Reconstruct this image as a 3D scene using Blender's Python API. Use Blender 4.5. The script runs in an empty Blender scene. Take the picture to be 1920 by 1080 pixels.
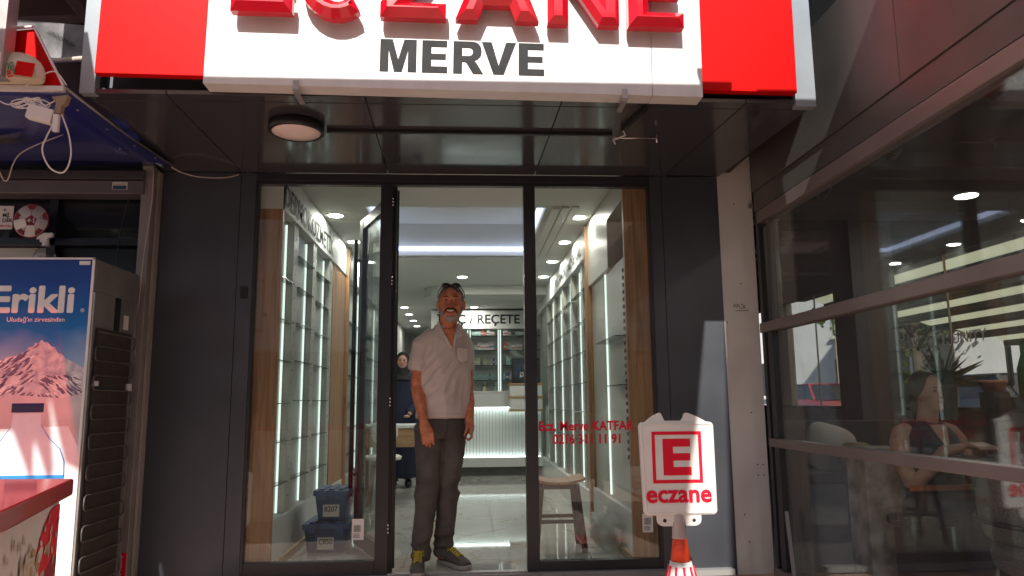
import bpy, math, random
from math import sin, cos, pi, radians
from mathutils import Vector, Matrix, noise
random.seed(7)
sc = bpy.context.scene
COL = sc.collection

# ------------------------------------------------------------------ camera
cam_d = bpy.data.cameras.new('camera'); cam = bpy.data.objects.new('camera', cam_d); COL.objects.link(cam)
cam_d.sensor_width = 36.0; cam_d.lens = 1381.29 / 1920 * 36.0
cam_d.clip_start = 0.05; cam_d.clip_end = 400
_y, _p, _r = radians(3.463), radians(8.781), radians(-0.538)
_f = Vector((sin(_y) * cos(_p), cos(_y) * cos(_p), sin(_p))); _rt = Vector((cos(_y), -sin(_y), 0)); _u = _rt.cross(_f)
_R = cos(_r) * _rt + sin(_r) * _u; _U = -sin(_r) * _rt + cos(_r) * _u
cam.matrix_world = Matrix(((_R.x, _U.x, -_f.x, 0), (_R.y, _U.y, -_f.y, -4.6), (_R.z, _U.z, -_f.z, 1.0), (0, 0, 0, 1)))
sc.camera = cam
# ------------------------------------------------------------------ sky, sun, exposure
SUN = Vector((-0.22, -1.25, 1.0)).normalized()
w = bpy.data.worlds.new('World'); sc.world = w; w.use_nodes = True
nt = w.node_tree; sky = nt.nodes.new('ShaderNodeTexSky'); sky.sky_type = 'NISHITA'; sky.sun_disc = False
sky.sun_elevation = math.asin(SUN.z); sky.sun_rotation = math.atan2(SUN.x, SUN.y) % (2 * pi)
nt.links.new(sky.outputs[0], nt.nodes['Background'].inputs[0]); nt.nodes['Background'].inputs[1].default_value = 0.10
sd = bpy.data.lights.new('sun', 'SUN'); sd.energy = 4.3; sd.angle = radians(0.53); sd.color = (1.0, 0.95, 0.88)
so = bpy.data.objects.new('sun', sd); COL.objects.link(so); so.rotation_euler = SUN.to_track_quat('Z', 'Y').to_euler(); so.location = (0, 0, 20)
sc.view_settings.view_transform = 'Standard'; sc.view_settings.look = 'None'; sc.view_settings.gamma = 1
sc.view_settings.exposure = 0.62
sc.render.engine = 'CYCLES'
sc.cycles.transparent_max_bounces = 24; sc.cycles.max_bounces = 8; sc.cycles.sample_clamp_indirect = 4

# ------------------------------------------------------------------ materials
def mat(name, base, rough=0.6, metal=0.0, spec=0.5, var=0.0, scale=6.0, bump=0.0, bscale=40.0, coat=0.0, emit=None, estr=0.0, stretch=None, base2=None, alpha=1.0, sheen=0.0, transm=0.0, rvar=0.0):
    m = bpy.data.materials.new(name); m.use_nodes = True; n = m.node_tree.nodes; L = m.node_tree.links
    b = n['Principled BSDF']; b.inputs['Base Color'].default_value = (*base, 1); b.inputs['Roughness'].default_value = rough
    b.inputs['Metallic'].default_value = metal; b.inputs['Specular IOR Level'].default_value = spec
    b.inputs['Coat Weight'].default_value = coat; b.inputs['Coat Roughness'].default_value = 0.06
    if sheen: b.inputs['Sheen Weight'].default_value = sheen
    if transm: b.inputs['Transmission Weight'].default_value = transm
    if alpha < 1: b.inputs['Alpha'].default_value = alpha
    if emit: b.inputs['Emission Color'].default_value = (*emit, 1); b.inputs['Emission Strength'].default_value = estr
    vec = None
    if var or bump or rvar:
        tc = n.new('ShaderNodeTexCoord'); mp = n.new('ShaderNodeMapping'); L.new(tc.outputs['Object'], mp.inputs[0])
        if stretch: mp.inputs['Scale'].default_value = stretch
        vec = mp.outputs[0]
    if var:
        t = n.new('ShaderNodeTexNoise'); t.inputs['Scale'].default_value = scale; t.inputs['Detail'].default_value = 6; L.new(vec, t.inputs['Vector'])
        cr = n.new('ShaderNodeValToRGB'); L.new(t.outputs['Fac'], cr.inputs[0])
        d = base2 or tuple(c * (1 - var) for c in base)
        cr.color_ramp.elements[0].color = (*d, 1); cr.color_ramp.elements[0].position = 0.34
        cr.color_ramp.elements[1].color = (*base, 1); cr.color_ramp.elements[1].position = 0.62
        L.new(cr.outputs[0], b.inputs['Base Color'])
    if rvar:
        t = n.new('ShaderNodeTexNoise'); t.inputs['Scale'].default_value = 3.5; t.inputs['Detail'].default_value = 8; L.new(vec, t.inputs['Vector'])
        mr = n.new('ShaderNodeMapRange'); L.new(t.outputs['Fac'], mr.inputs[0]); mr.inputs[1].default_value = .3; mr.inputs[2].default_value = .7
        mr.inputs[3].default_value = max(0, rough - rvar); mr.inputs[4].default_value = rough + rvar; L.new(mr.outputs[0], b.inputs['Roughness'])
    if bump:
        t = n.new('ShaderNodeTexNoise'); t.inputs['Scale'].default_value = bscale; t.inputs['Detail'].default_value = 5; L.new(vec, t.inputs['Vector'])
        bp = n.new('ShaderNodeBump'); bp.inputs['Strength'].default_value = bump; bp.inputs['Distance'].default_value = 0.01
        L.new(t.outputs['Fac'], bp.inputs['Height']); L.new(bp.outputs[0], b.inputs['Normal'])
    return m

def glass(name, tint, boost=1.0, ior=1.5, haze=0.0):
    m = bpy.data.materials.new(name); m.use_nodes = True; n = m.node_tree.nodes; L = m.node_tree.links
    n.remove(n['Principled BSDF']); out = n['Material Output']
    tr = n.new('ShaderNodeBsdfTransparent'); tr.inputs[0].default_value = (*tint, 1)
    gl = n.new('ShaderNodeBsdfGlossy'); gl.inputs['Roughness'].default_value = 0.0; gl.inputs[0].default_value = (0.95, 0.98, 1, 1)
    fr = n.new('ShaderNodeFresnel'); ge = n.new('ShaderNodeNewGeometry'); io = n.new('ShaderNodeMapRange'); io.inputs[3].default_value = ior; io.inputs[4].default_value = 1 / ior
    L.new(ge.outputs['Backfacing'], io.inputs[0]); L.new(io.outputs[0], fr.inputs[0])
    mu = n.new('ShaderNodeMath'); mu.operation = 'MULTIPLY'; mu.inputs[1].default_value = boost; mu.use_clamp = True; L.new(fr.outputs[0], mu.inputs[0])
    mx = n.new('ShaderNodeMixShader'); L.new(mu.outputs[0], mx.inputs[0]); L.new(tr.outputs[0], mx.inputs[1]); L.new(gl.outputs[0], mx.inputs[2])
    last = mx.outputs[0]
    if haze:
        df = n.new('ShaderNodeBsdfDiffuse'); df.inputs[0].default_value = (.6, .58, .55, 1)
        tc = n.new('ShaderNodeTexCoord'); t = n.new('ShaderNodeTexNoise'); t.inputs['Scale'].default_value = 1.6; t.inputs['Detail'].default_value = 9; L.new(tc.outputs['Object'], t.inputs['Vector'])
        mr = n.new('ShaderNodeMapRange'); mr.inputs[1].default_value = .4; mr.inputs[2].default_value = .75; mr.inputs[3].default_value = haze * .3; mr.inputs[4].default_value = haze; L.new(t.outputs['Fac'], mr.inputs[0])
        m2 = n.new('ShaderNodeMixShader'); L.new(mr.outputs[0], m2.inputs[0]); L.new(last, m2.inputs[1]); L.new(df.outputs[0], m2.inputs[2]); last = m2.outputs[0]
    L.new(last, out.inputs[0])
    return m

def wood(name, c1, c2, axis='Z', rough=0.5, sc_=1.0):
    m = bpy.data.materials.new(name); m.use_nodes = True; n = m.node_tree.nodes; L = m.node_tree.links
    b = n['Principled BSDF']; b.inputs['Roughness'].default_value = rough
    tc = n.new('ShaderNodeTexCoord'); mp = n.new('ShaderNodeMapping'); L.new(tc.outputs['Object'], mp.inputs[0])
    s = {'Z': (22, 22, 1.1), 'X': (1.1, 22, 22), 'Y': (22, 1.1, 22)}[axis]; mp.inputs['Scale'].default_value = tuple(v * sc_ for v in s)
    t = n.new('ShaderNodeTexNoise'); t.inputs['Scale'].default_value = 1.6; t.inputs['Detail'].default_value = 9; t.inputs['Distortion'].default_value = 0.9; L.new(mp.outputs[0], t.inputs['Vector'])
    cr = n.new('ShaderNodeValToRGB'); L.new(t.outputs['Fac'], cr.inputs[0])
    cr.color_ramp.elements[0].position = .36; cr.color_ramp.elements[0].color = (*c2, 1); cr.color_ramp.elements[1].position = .62; cr.color_ramp.elements[1].color = (*c1, 1)
    L.new(cr.outputs[0], b.inputs['Base Color'])
    bp = n.new('ShaderNodeBump'); bp.inputs['Strength'].default_value = .15; bp.inputs['Distance'].default_value = .002; L.new(t.outputs['Fac'], bp.inputs['Height']); L.new(bp.outputs[0], b.inputs['Normal'])
    return m

def emis(name, col, s):
    return mat(name, (.8, .8, .8), .5, emit=col, estr=s)

def marble(name, base, vein, rough):
    m = mat(name, base, rough); n = m.node_tree.nodes; L = m.node_tree.links; b = n['Principled BSDF']
    tc = n.new('ShaderNodeNewGeometry'); t = n.new('ShaderNodeTexNoise'); t.inputs['Scale'].default_value = .9; t.inputs['Detail'].default_value = 9; t.inputs['Distortion'].default_value = 1.6
    L.new(tc.outputs['Position'], t.inputs['Vector'])
    cr = n.new('ShaderNodeValToRGB'); e = cr.color_ramp.elements; e[0].position = .40; e[0].color = (*[c * .88 for c in base], 1); e[1].position = .56; e[1].color = (*base, 1)
    v = e.new(.488); v.color = (*base, 1); v = e.new(.5); v.color = (*vein, 1); v = e.new(.512); v.color = (*base, 1)
    L.new(t.outputs['Fac'], cr.inputs[0]); L.new(cr.outputs[0], b.inputs['Base Color'])
    t2 = n.new('ShaderNodeTexNoise'); t2.inputs['Scale'].default_value = 7; t2.inputs['Detail'].default_value = 2; L.new(tc.outputs['Position'], t2.inputs['Vector'])
    bp = n.new('ShaderNodeBump'); bp.inputs['Strength'].default_value = .025; bp.inputs['Distance'].default_value = .003; L.new(t2.outputs['Fac'], bp.inputs['Height']); L.new(bp.outputs[0], b.inputs['Normal'])
    return m

M = dict(
    anth=mat('anthracite_panel', (.088, .095, .112), .50, metal=.6, spec=.7, var=.25, scale=1.6, rvar=.08, bump=.02, bscale=5),
    anthg=mat('anthracite_gloss_panel', (.046, .047, .053), .15, spec=.8, coat=.1, rvar=.06, bump=.012, bscale=3),
    frame=mat('dark_aluminium', (.024, .024, .028), .36, spec=.5, var=.2, scale=8),
    black=mat('black_plastic', (.012, .012, .013), .4),
    sunstrip=mat('sunlit_anthracite_strip', (.30, .34, .37), .35, metal=.3, var=.12, scale=5),  # anthracite cladding with its sunlit tone put into a lighter base colour
    white=mat('white_sign_sheet', (.70, .70, .685), .35, var=.11, scale=2.2, bump=.02, bscale=6, stretch=(4, 4, .5)),
    red=mat('red_sign_sheet', (.60, .001, .001), .5, spec=.12, var=.14, scale=1.6, bump=.03, bscale=5, stretch=(4, 4, .6)),
    redl=mat('red_acrylic_letter', (.62, .006, .02), .16, coat=.5, var=.15, scale=6),
    ink=mat('charcoal_vinyl', (.034, .037, .038), .6, spec=.15, var=.3, scale=14),
    inkb=mat('black_vinyl', (.012, .014, .013), .4),
    redv=mat('red_vinyl', (.72, .008, .035), .5, spec=.25),
    wall=mat('white_wall_paint', (.60, .62, .60), .6, var=.05, scale=3),
    ceil=mat('ceiling_paint', (.62, .64, .60), .7),
    cream=mat('cream_shelf_panel', (.46, .46, .41), .35),
    panel=mat('grey_shelf_back', (.38, .42, .385), .3),
    led=emis('led_strip_light', (.86, 1, .93), .75),
    ledc=emis('counter_light_strip', (.86, 1, .96), 5.0),
    led2=emis('led_strip_blue', (.62, .70, 1), 1.7),
    down=emis('downlight_disc', (1, .98, .92), 7),
    wglow=mat('white_slat_panel', (.72, .78, .76), .45),
    oak=wood('oak_veneer', (.42, .235, .11), (.26, .13, .055)),
    oakx=wood('light_oak_board', (.42, .28, .15), (.30, .19, .10), 'X'),
    gshelf=mat('dark_glass_edge', (.05, .08, .075), .15),
    glass=glass('clear_window_glass', (.93, .955, .94), 1.0, haze=.02),
    glassd=glass('door_glass', (.93, .96, .94), 1.0),
    glasscafe=glass('tinted_cafe_glass', (.90, .91, .90), .9, haze=.05),
    plaster=mat('grey_painted_plaster', (.60, .585, .55), .85, var=.12, scale=2.5, bump=.12, bscale=9),
    brown=mat('taupe_sheet_metal', (.115, .112, .106), .42, metal=.2, var=.2, scale=2, rvar=.1),
    taupe=mat('taupe_aluminium', (.22, .18, .172), .4, metal=.25, var=.1, scale=3),
    cafedark=mat('cafe_dark_paint', (.035, .035, .034), .8, var=.3, scale=2),
    cafewall=mat('cafe_beige_wall', (.33, .30, .25), .8, var=.25, scale=7, bump=.2, bscale=30),
    pave=mat('reddish_pavement', (.52, .335, .26), .85, var=.25, scale=2.0, bump=.2, bscale=20),
    asphalt=mat('asphalt', (.05, .05, .052), .9, var=.3, scale=10),
    grout=mat('tile_grout', (.25, .25, .24), .7),
    tile=marble('marble_tile', (.48, .49, .46), (.33, .29, .24), .035),
    blue=mat('blue_kiosk_sheet', (.022, .028, .16), .22, coat=.3, bump=.25, bscale=2.2),
    steel=mat('galvanised_steel', (.42, .40, .39), .45, metal=.7, var=.25, scale=5),
    rail=mat('shutter_rail_metal', (.33, .30, .28), .5, metal=.3, var=.2, scale=4),
    sbox=mat('shutter_box_metal', (.17, .155, .17), .42, metal=.35, var=.15, scale=4),
    concrete=mat('rail_wall_plaster', (.33, .30, .27), .9, var=.2, scale=5, bump=.2),
    navy=mat('navy_frame', (.010, .012, .03), .4),
    wht=mat('white_plastic', (.74, .72, .69), .4, var=.08, scale=8),
    gry=mat('grey_sheet', (.20, .195, .19), .5, metal=.2, var=.2, scale=6),
    coil=mat('condenser_wire', (.13, .115, .105), .5, metal=.3, var=.3, scale=20),
    cable=mat('cream_cable', (.55, .47, .40), .5), cabled=mat('dark_cable', (.05, .04, .04), .5), cablew=mat('white_cable', (.72, .68, .65), .5),
    skin=mat('skin_tanned', (.58, .215, .115), .48, spec=.4, var=.25, scale=30, bump=.08, bscale=120, base2=(.42, .13, .065)),
    skinf=mat('skin_fair', (.42, .24, .17), .55, var=.12, scale=25),
    shirt=mat('grey_beige_polo_fabric', (.56, .50, .465), .9, var=.08, scale=14, sheen=.2, bump=.12, bscale=300),
    pants=mat('charcoal_denim', (.095, .086, .080), .9, var=.35, scale=9, bump=.3, bscale=180),
    shoe=mat('grey_knit_shoe', (.10, .09, .08), .85, bump=.3, bscale=200), sole=mat('grey_rubber_sole', (.34, .32, .28), .7),
    lace=mat('yellow_lace', (.55, .45, .04), .7), hairg=mat('grey_hair', (.22, .20, .185), .85, var=.6, scale=90, bump=.6, bscale=150, base2=(.05, .045, .04)),
    beard=mat('grey_beard', (.42, .36, .32), .9, var=.5, scale=90, bump=.6, bscale=180), dark=mat('dark_hair', (.014, .010, .008), .6, bump=.4, bscale=120),
    teeth=mat('teeth', (.75, .70, .62), .4), eyew=mat('eye_white', (.40, .34, .30), .2), iris=mat('dark_iris', (.02, .012, .008), .1), lip=mat('lip', (.30, .08, .06), .5),
    chrome=mat('chrome', (.8, .8, .8), .12, metal=1), navyc=mat('navy_fabric', (.012, .018, .04), .9, bump=.3, bscale=150), scarf=mat('black_scarf', (.008, .008, .010), .85, bump=.3, bscale=30),
    crate=mat('blue_crate_plastic', (.025, .085, .20), .45, var=.2, scale=9), cratel=mat('blue_crate_lid', (.035, .11, .26), .4, var=.2, scale=9),
    label=mat('paper_label', (.70, .67, .64), .7, var=.06, scale=20), bag=mat('white_plastic_bag', (.80, .82, .80), .3, bump=1.0, bscale=22, var=.1),
    lamp=mat('opal_diffuser', (.90, .78, .75), .5),
    leaf=mat('leaf_green', (.075, .14, .025), .6, var=.5, scale=3), leafl=mat('leaf_light', (.22, .34, .03), .5), bark=mat('bark', (.10, .075, .055), .9, bump=.5, var=.3),
    orange=mat('traffic_cone_orange', (.80, .07, .02), .4, var=.1, scale=10), clear=mat('milky_neck_plastic', (.50, .42, .40), .3, transm=.15),
    cushion=mat('cream_cushion', (.38, .35, .31), .9, bump=.3, bscale=60), greyf=mat('grey_tweed', (.20, .20, .195), .95, var=.4, scale=110, bump=.5, bscale=160),
    wicker=mat('wicker', (.30, .19, .09), .8, bump=.8, bscale=70, var=.5, scale=40), bldg=mat('white_render', (.72, .72, .70), .85, var=.08, scale=1), beige=mat('beige_tile', (.50, .38, .26), .8, var=.15, scale=30),
    sash=mat('window_dark', (.03, .04, .05), .1), carr=mat('car_red', (.38, .02, .02), .25, coat=.8), card=mat('car_dark', (.03, .035, .05), .2, coat=.8), cargl=mat('car_glass', (.02, .025, .03), .05), tyre=mat('tyre', (.015, .015, .015), .8),
    pergola=mat('cream_awning_fabric', (.62, .66, .42), .8), terra=mat('terracotta', (.35, .14, .08), .8), kraft=mat('cardboard_brown', (.25, .17, .11), .8),
    tarp=mat('awning_canvas', (.40, .36, .33), .9), warm=mat('cream_lamp_plastic', (.62, .54, .38), .2, coat=.4), tex=mat('dark_trestle', (.05, .02, .018), .8),
    tableO=wood('orange_table_edge', (.50, .17, .06), (.38, .11, .035), 'X'), drink=glass('drink_cup_plastic', (.85, .85, .84), 1.6), bottleg=glass('clear_bottle', (.8, .8, .78), 1.5),
)

def translucent(name, col):
    m = bpy.data.materials.new(name); m.use_nodes = True; n = m.node_tree.nodes; L = m.node_tree.links; n.remove(n['Principled BSDF'])
    d = n.new('ShaderNodeBsdfDiffuse'); t = n.new('ShaderNodeBsdfTranslucent'); d.inputs[0].default_value = (*col, 1); t.inputs[0].default_value = (*col, 1)
    x = n.new('ShaderNodeMixShader'); x.inputs[0].default_value = .8; L.new(d.outputs[0], x.inputs[1]); L.new(t.outputs[0], x.inputs[2]); L.new(x.outputs[0], n['Material Output'].inputs[0]); return m
M['pleat'] = translucent('pleat_fabric', (.84, .84, .70)); M['tarp'] = translucent('awning_canvas_cloth', (.72, .60, .54))
def film(name, tcol, dcol):
    m = translucent(name, dcol); n = m.node_tree.nodes; L = m.node_tree.links; t = n.new('ShaderNodeBsdfTransparent'); t.inputs[0].default_value = (*tcol, 1); x = n.new('ShaderNodeMixShader'); x.inputs[0].default_value = .75
    o = n['Material Output']; L.new(o.inputs[0].links[0].from_socket, x.inputs[1]); L.new(t.outputs[0], x.inputs[2]); L.new(x.outputs[0], o.inputs[0]); return m
M['bag'] = film('clear_plastic_bag', (.9, .92, .9), (.7, .72, .70)); M['bag'].node_tree.nodes['Mix Shader.001'].inputs[0].default_value = .45
M['redfilm'] = film('red_awning_film', (.72, .035, .03), (.6, .03, .03))
# ------------------------------------------------------------------ mesh builder
WL = {}
class MB:
    def __init__(s): s.v = []; s.f = []; s.sm = []
    def add(s, vs, fs, smooth=False):
        o = len(s.v); s.v += [Vector(p) for p in vs]; s.f += [tuple(i + o for i in f) for f in fs]; s.sm += [smooth] * len(fs); return s
    def merge(s, o): 
        k = len(s.v); s.v += o.v; s.f += [tuple(i + k for i in f) for f in o.f]; s.sm += o.sm; return s
    def box(s, x0, x1, y0, y1, z0, z1):
        return s.add([(x0, y0, z0), (x1, y0, z0), (x1, y1, z0), (x0, y1, z0), (x0, y0, z1), (x1, y0, z1), (x1, y1, z1), (x0, y1, z1)],
                     [(0, 3, 2, 1), (4, 5, 6, 7), (0, 1, 5, 4), (1, 2, 6, 5), (2, 3, 7, 6), (3, 0, 4, 7)])
    def hexa(s, b, t):
        return s.add(list(b) + list(t), [(0, 3, 2, 1), (4, 5, 6, 7), (0, 1, 5, 4), (1, 2, 6, 5), (2, 3, 7, 6), (3, 0, 4, 7)])
    def beam(s, a, b, w_, h_, up=(0, 0, 1)):
        a = Vector(a); b = Vector(b); d = (b - a).normalized(); x = d.cross(Vector(up))
        if x.length < 1e-4: x = d.cross(Vector((1, 0, 0)))
        x.normalize(); z = x.cross(d); x *= w_ / 2; z *= h_ / 2
        return s.hexa([a - x - z, a + x - z, b + x - z, b - x - z], [a - x + z, a + x + z, b + x + z, b - x + z])
    def prism(s, poly, o, ux, uy, dep):
        o, ux, uy = Vector(o), Vector(ux), Vector(uy); n = Vector(dep); k = len(poly)
        a = [o + ux * p[0] + uy * p[1] for p in poly]
        return s.add(a + [p + n for p in a], [tuple(range(k - 1, -1, -1)), tuple(range(k, 2 * k))] + [(i, (i + 1) % k, (i + 1) % k + k, i + k) for i in range(k)])
    def tube(s, pts, r, n=8, cap=True, ell=1.0):
        pts = [Vector(p) for p in pts]; k = len(pts); rs = r if isinstance(r, (list, tuple)) else [r] * k
        vs = []; ref = None
        for i, p in enumerate(pts):
            t = (pts[min(i + 1, k - 1)] - pts[max(i - 1, 0)]).normalized()
            if ref is None: ref = Vector((0, 0, 1)) if abs(t.z) < .9 else Vector((0, 1, 0))
            a = t.cross(ref)
            if a.length < 1e-5: a = t.cross(Vector((1, 0, 0)))
            a.normalize(); b = a.cross(t).normalized(); ref = b
            for j in range(n): vs.append(p + (a * cos(2 * pi * j / n) + b * sin(2 * pi * j / n) * ell) * rs[i])
        fs = [(i * n + j, i * n + (j + 1) % n, (i + 1) * n + (j + 1) % n, (i + 1) * n + j) for i in range(k - 1) for j in range(n)]
        if cap: fs += [tuple(range(n - 1, -1, -1)), tuple((k - 1) * n + j for j in range(n))]
        return s.add(vs, fs, True)
    def loft(s, rings, n=20, cap=True):
        vs = []; k = len(rings)
        for c, a, b in rings:
            c, a, b = Vector(c), Vector(a), Vector(b)
            for j in range(n): vs.append(c + a * cos(2 * pi * j / n) + b * sin(2 * pi * j / n))
        fs = [(i * n + j, i * n + (j + 1) % n, (i + 1) * n + (j + 1) % n, (i + 1) * n + j) for i in range(k - 1) for j in range(n)]
        if cap: fs += [tuple(range(n - 1, -1, -1)), tuple((k - 1) * n + j for j in range(n))]
        return s.add(vs, fs, True)
    def lathe(s, c, prof, n=24, axis='z'):
        c = Vector(c); R = []
        for r, h in prof:
            if axis == 'z': R.append((c + Vector((0, 0, h)), Vector((r, 0, 0)), Vector((0, r, 0))))
            elif axis == 'y': R.append((c + Vector((0, h, 0)), Vector((r, 0, 0)), Vector((0, 0, -r))))
            else: R.append((c + Vector((h, 0, 0)), Vector((0, r, 0)), Vector((0, 0, r))))
        return s.loft(R, n)
    def ell(s, c, r, n=14, m=10, rot=None):
        c = Vector(c); vs = []; fs = []
        rr = rot.to_matrix() if rot else Matrix.Identity(3)
        for i in range(1, m):
            th = pi * i / m
            for j in range(n): vs.append(c + rr @ Vector((r[0] * sin(th) * cos(2 * pi * j / n), r[1] * sin(th) * sin(2 * pi * j / n), r[2] * cos(th))))
        a = len(vs); vs += [c + rr @ Vector((0, 0, r[2])), c + rr @ Vector((0, 0, -r[2]))]
        for i in range(m - 2):
            for j in range(n): fs.append((i * n + j, (i + 1) * n + j, (i + 1) * n + (j + 1) % n, i * n + (j + 1) % n))
        for j in range(n): fs.append((a, j, (j + 1) % n)); fs.append((a + 1, (m - 2) * n + (j + 1) % n, (m - 2) * n + j))
        return s.add(vs, fs, True)
    def xf(s, mtx): s.v = [mtx @ p for p in s.v]; return s
    def mesh(s, name, origin):
        me = bpy.data.meshes.new(name); me.from_pydata([tuple(p - origin) for p in s.v], [], s.f); me.polygons.foreach_set('use_smooth', s.sm); me.update(); return me
    def build(s, name, m, parent=None, bevel=0.0, label=None, origin=None, seg=2):
        if parent is None:
            if origin is None:
                xs = [p.x for p in s.v]; ys = [p.y for p in s.v]; zs = [p.z for p in s.v]
                origin = Vector(((min(xs) + max(xs)) / 2, (min(ys) + max(ys)) / 2, min(zs)))
            origin = Vector(origin)
        else: origin = WL[parent]
        me = s.mesh(name, origin); me.materials.append(M[m] if isinstance(m, str) else m)
        o = bpy.data.objects.new(name, me); COL.objects.link(o)
        if parent is None: o.location = origin
        else: o.parent = parent
        WL[o] = origin
        if bevel:
            b = o.modifiers.new('bevel', 'BEVEL'); b.width = bevel; b.segments = seg; b.limit_method = 'ANGLE'; b.angle_limit = radians(40)
        if label: o['label'] = label
        return o

def B(*a): return MB().box(*a)
def tag(o, label, cat, group=None):
    o['label'] = label; o['category'] = cat
    if group: o['group'] = group
    return o
def thing(name, loc, label, cat, group=None):
    o = bpy.data.objects.new(name, None); COL.objects.link(o); o.location = loc; o.empty_display_size = .1; WL[o] = Vector(loc)
    return tag(o, label, cat, group)
def struct(o, kind='structure'): o['kind'] = kind; return o
def dup(root, loc, label=None, group=None):
    def cp(o, par):
        c = o.copy(); COL.objects.link(c); c.parent = par
        for ch in list(KIDS.get(o, [])): cp(ch, c)
        return c
    c = cp(root, None); c.location = loc; WL[c] = Vector(loc)
    if label: c['label'] = label
    if group: c['group'] = group
    return c
KIDS = {}
def kids(root):
    KIDS.clear()
    for o in bpy.data.objects:
        if o.parent: KIDS.setdefault(o.parent, []).append(o)

def text(body, o, ux, uz, cap, width=None, bold=0.0, dep=.0012, align='L', sp=1.0):
    cu = bpy.data.curves.new('txt', 'FONT'); cu.body = body; cu.resolution_u = 3; cu.offset = min(bold, .008); cu.space_character = sp
    ob = bpy.data.objects.new('txt', cu); COL.objects.link(ob)
    dg = bpy.context.evaluated_depsgraph_get(); me = bpy.data.meshes.new_from_object(ob.evaluated_get(dg))
    xs = [v.co.x for v in me.vertices]; x0, x1 = min(xs), max(xs)
    k = cap / .69; kx = k if width is None else width / (x1 - x0)
    o = Vector(o); ux = Vector(ux).normalized(); uz = Vector(uz).normalized(); n = ux.cross(uz)
    off = {'L': 0, 'C': -(x1 - x0) * kx / 2, 'R': -(x1 - x0) * kx}[align]
    b = MB(); N = len(me.vertices)
    pts = [o + ux * ((v.co.x - x0) * kx + off) + uz * (v.co.y * k) for v in me.vertices]
    fs = [tuple(p.vertices) for p in me.polygons]
    e = max(0, bold - .008) * k; sh_ = [(0, 0)] if e <= 0 else [(0, 0), (e, 0), (-e, 0), (0, e), (0, -e), (e * .7, e * .7), (-e * .7, e * .7), (e * .7, -e * .7), (-e * .7, -e * .7)]
    for q, (da, db) in enumerate(sh_): b.add([p + n * (dep + .00012 * q) + ux * da + uz * db for p in pts], fs)
    bpy.data.objects.remove(ob); bpy.data.curves.remove(cu); bpy.data.meshes.remove(me)
    return b
XV, YV, ZV = Vector((1, 0, 0)), Vector((0, 1, 0)), Vector((0, 0, 1))

def blob(parts, voxel, smooth=6, name='blob'):
    me = parts.mesh(name, Vector((0, 0, 0))); o = bpy.data.objects.new(name, me); COL.objects.link(o)
    r = o.modifiers.new('r', 'REMESH'); r.mode = 'VOXEL'; r.voxel_size = voxel; r.use_smooth_shade = True
    if smooth: q = o.modifiers.new('s', 'SMOOTH'); q.iterations = smooth; q.factor = .5
    dg = bpy.context.evaluated_depsgraph_get(); dg.update(); m2 = bpy.data.meshes.new_from_object(o.evaluated_get(dg))
    out = MB(); out.v = [v.co.copy() for v in m2.vertices]; out.f = [tuple(p.vertices) for p in m2.polygons]; out.sm = [True] * len(out.f)
    out.n = [v.normal.copy() for v in m2.vertices]
    bpy.data.objects.remove(o); bpy.data.meshes.remove(me); bpy.data.meshes.remove(m2)
    return out

# ================================================================== ground and street behind the camera
struct(B(-40, 40, -7.2, 12, -.6, -.05).build('pavement', 'pave'))
struct(B(-40, 40, -14, -7.2, -.7, -.18).build('road', 'asphalt'))
struct(B(-40, 40, -7.34, -7.202, -.6, -.045).build('kerb', 'plaster'))
struct(B(-60, 60, -60, -14.002, -.7, -.06).build('ground', 'pave'))
for i in range(8): struct(B(-20 + i * 5, -18 + i * 5, -10.7, -10.55, -.178, -.174).build('road_marking', 'white'))

# ================================================================== the shop: structure
fl = struct(B(-1.6, 1.6, -.06, 12.5, -.04, -.006).build('floor', 'grout'))
tile_me = None
for ix in range(-3, 3):
    for iy in range(0, 8):
        x0 = .2 + .6 * ix; y0 = -.3 + 1.2 * iy
        xa, xb_, ya, yb = max(x0 + .0015, -1.25), min(x0 + .5985, 1.2), max(y0 + .0015, .03), y0 + 1.1985
        if xb_ > xa: B(xa, xb_, ya, yb, -.006, 0.0).build('tile', 'tile', fl)
CZ = 2.52
lw = struct(B(-1.42, -1.34, .06, 12.4, 0, 2.9).build('wall', 'wall'))
rw = struct(B(1.24, 1.32, .06, 12.4, 0, 2.9).build('wall', 'wall'))
struct(B(-1.34, 1.24, 12.3, 12.4, 0, 2.9).build('wall', 'wall'))
ce = struct(MB().box(-1.34, 1.24, .06, 1.06, CZ, CZ + .08).box(-1.34, -.80, 1.06, 3.0, CZ, CZ + .08).box(.62, 1.24, 1.06, 3.0, CZ, CZ + .08).box(-1.34, 1.24, 3.0, 12.3, CZ, CZ + .08).build('ceiling', 'ceil'))
MB().box(-.80, .62, 1.06, 3.0, 2.86, 2.90).build('ceiling_tray', 'ceil', ce)
for (a, b_) in (((-.80, 1.06, CZ + .3), (-.80, 3.0, CZ + .3)), ((.62, 1.06, CZ + .3), (.62, 3.0, CZ + .3))): B(a[0] - .02, a[0] + .02, 1.06, 3.0, CZ + .08, 2.86).build('tray_side', 'ceil', ce)
B(-.82, .64, 1.04, 1.06, CZ + .08, 2.86).build('tray_side', 'ceil', ce); B(-.82, .64, 3.0, 3.02, CZ + .08, 2.86).build('tray_side', 'ceil', ce)
B(-.78, .60, 2.955, 2.995, CZ + .05, CZ + .085).build('led_strip', 'led2', ce)
B(.575, .612, 1.08, 2.94, CZ + .05, CZ + .085).build('led_strip', 'led2', ce); B(-.79, -.755, 1.08, 2.94, CZ + .05, CZ + .085).build('led_strip', 'led2', ce)
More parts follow.
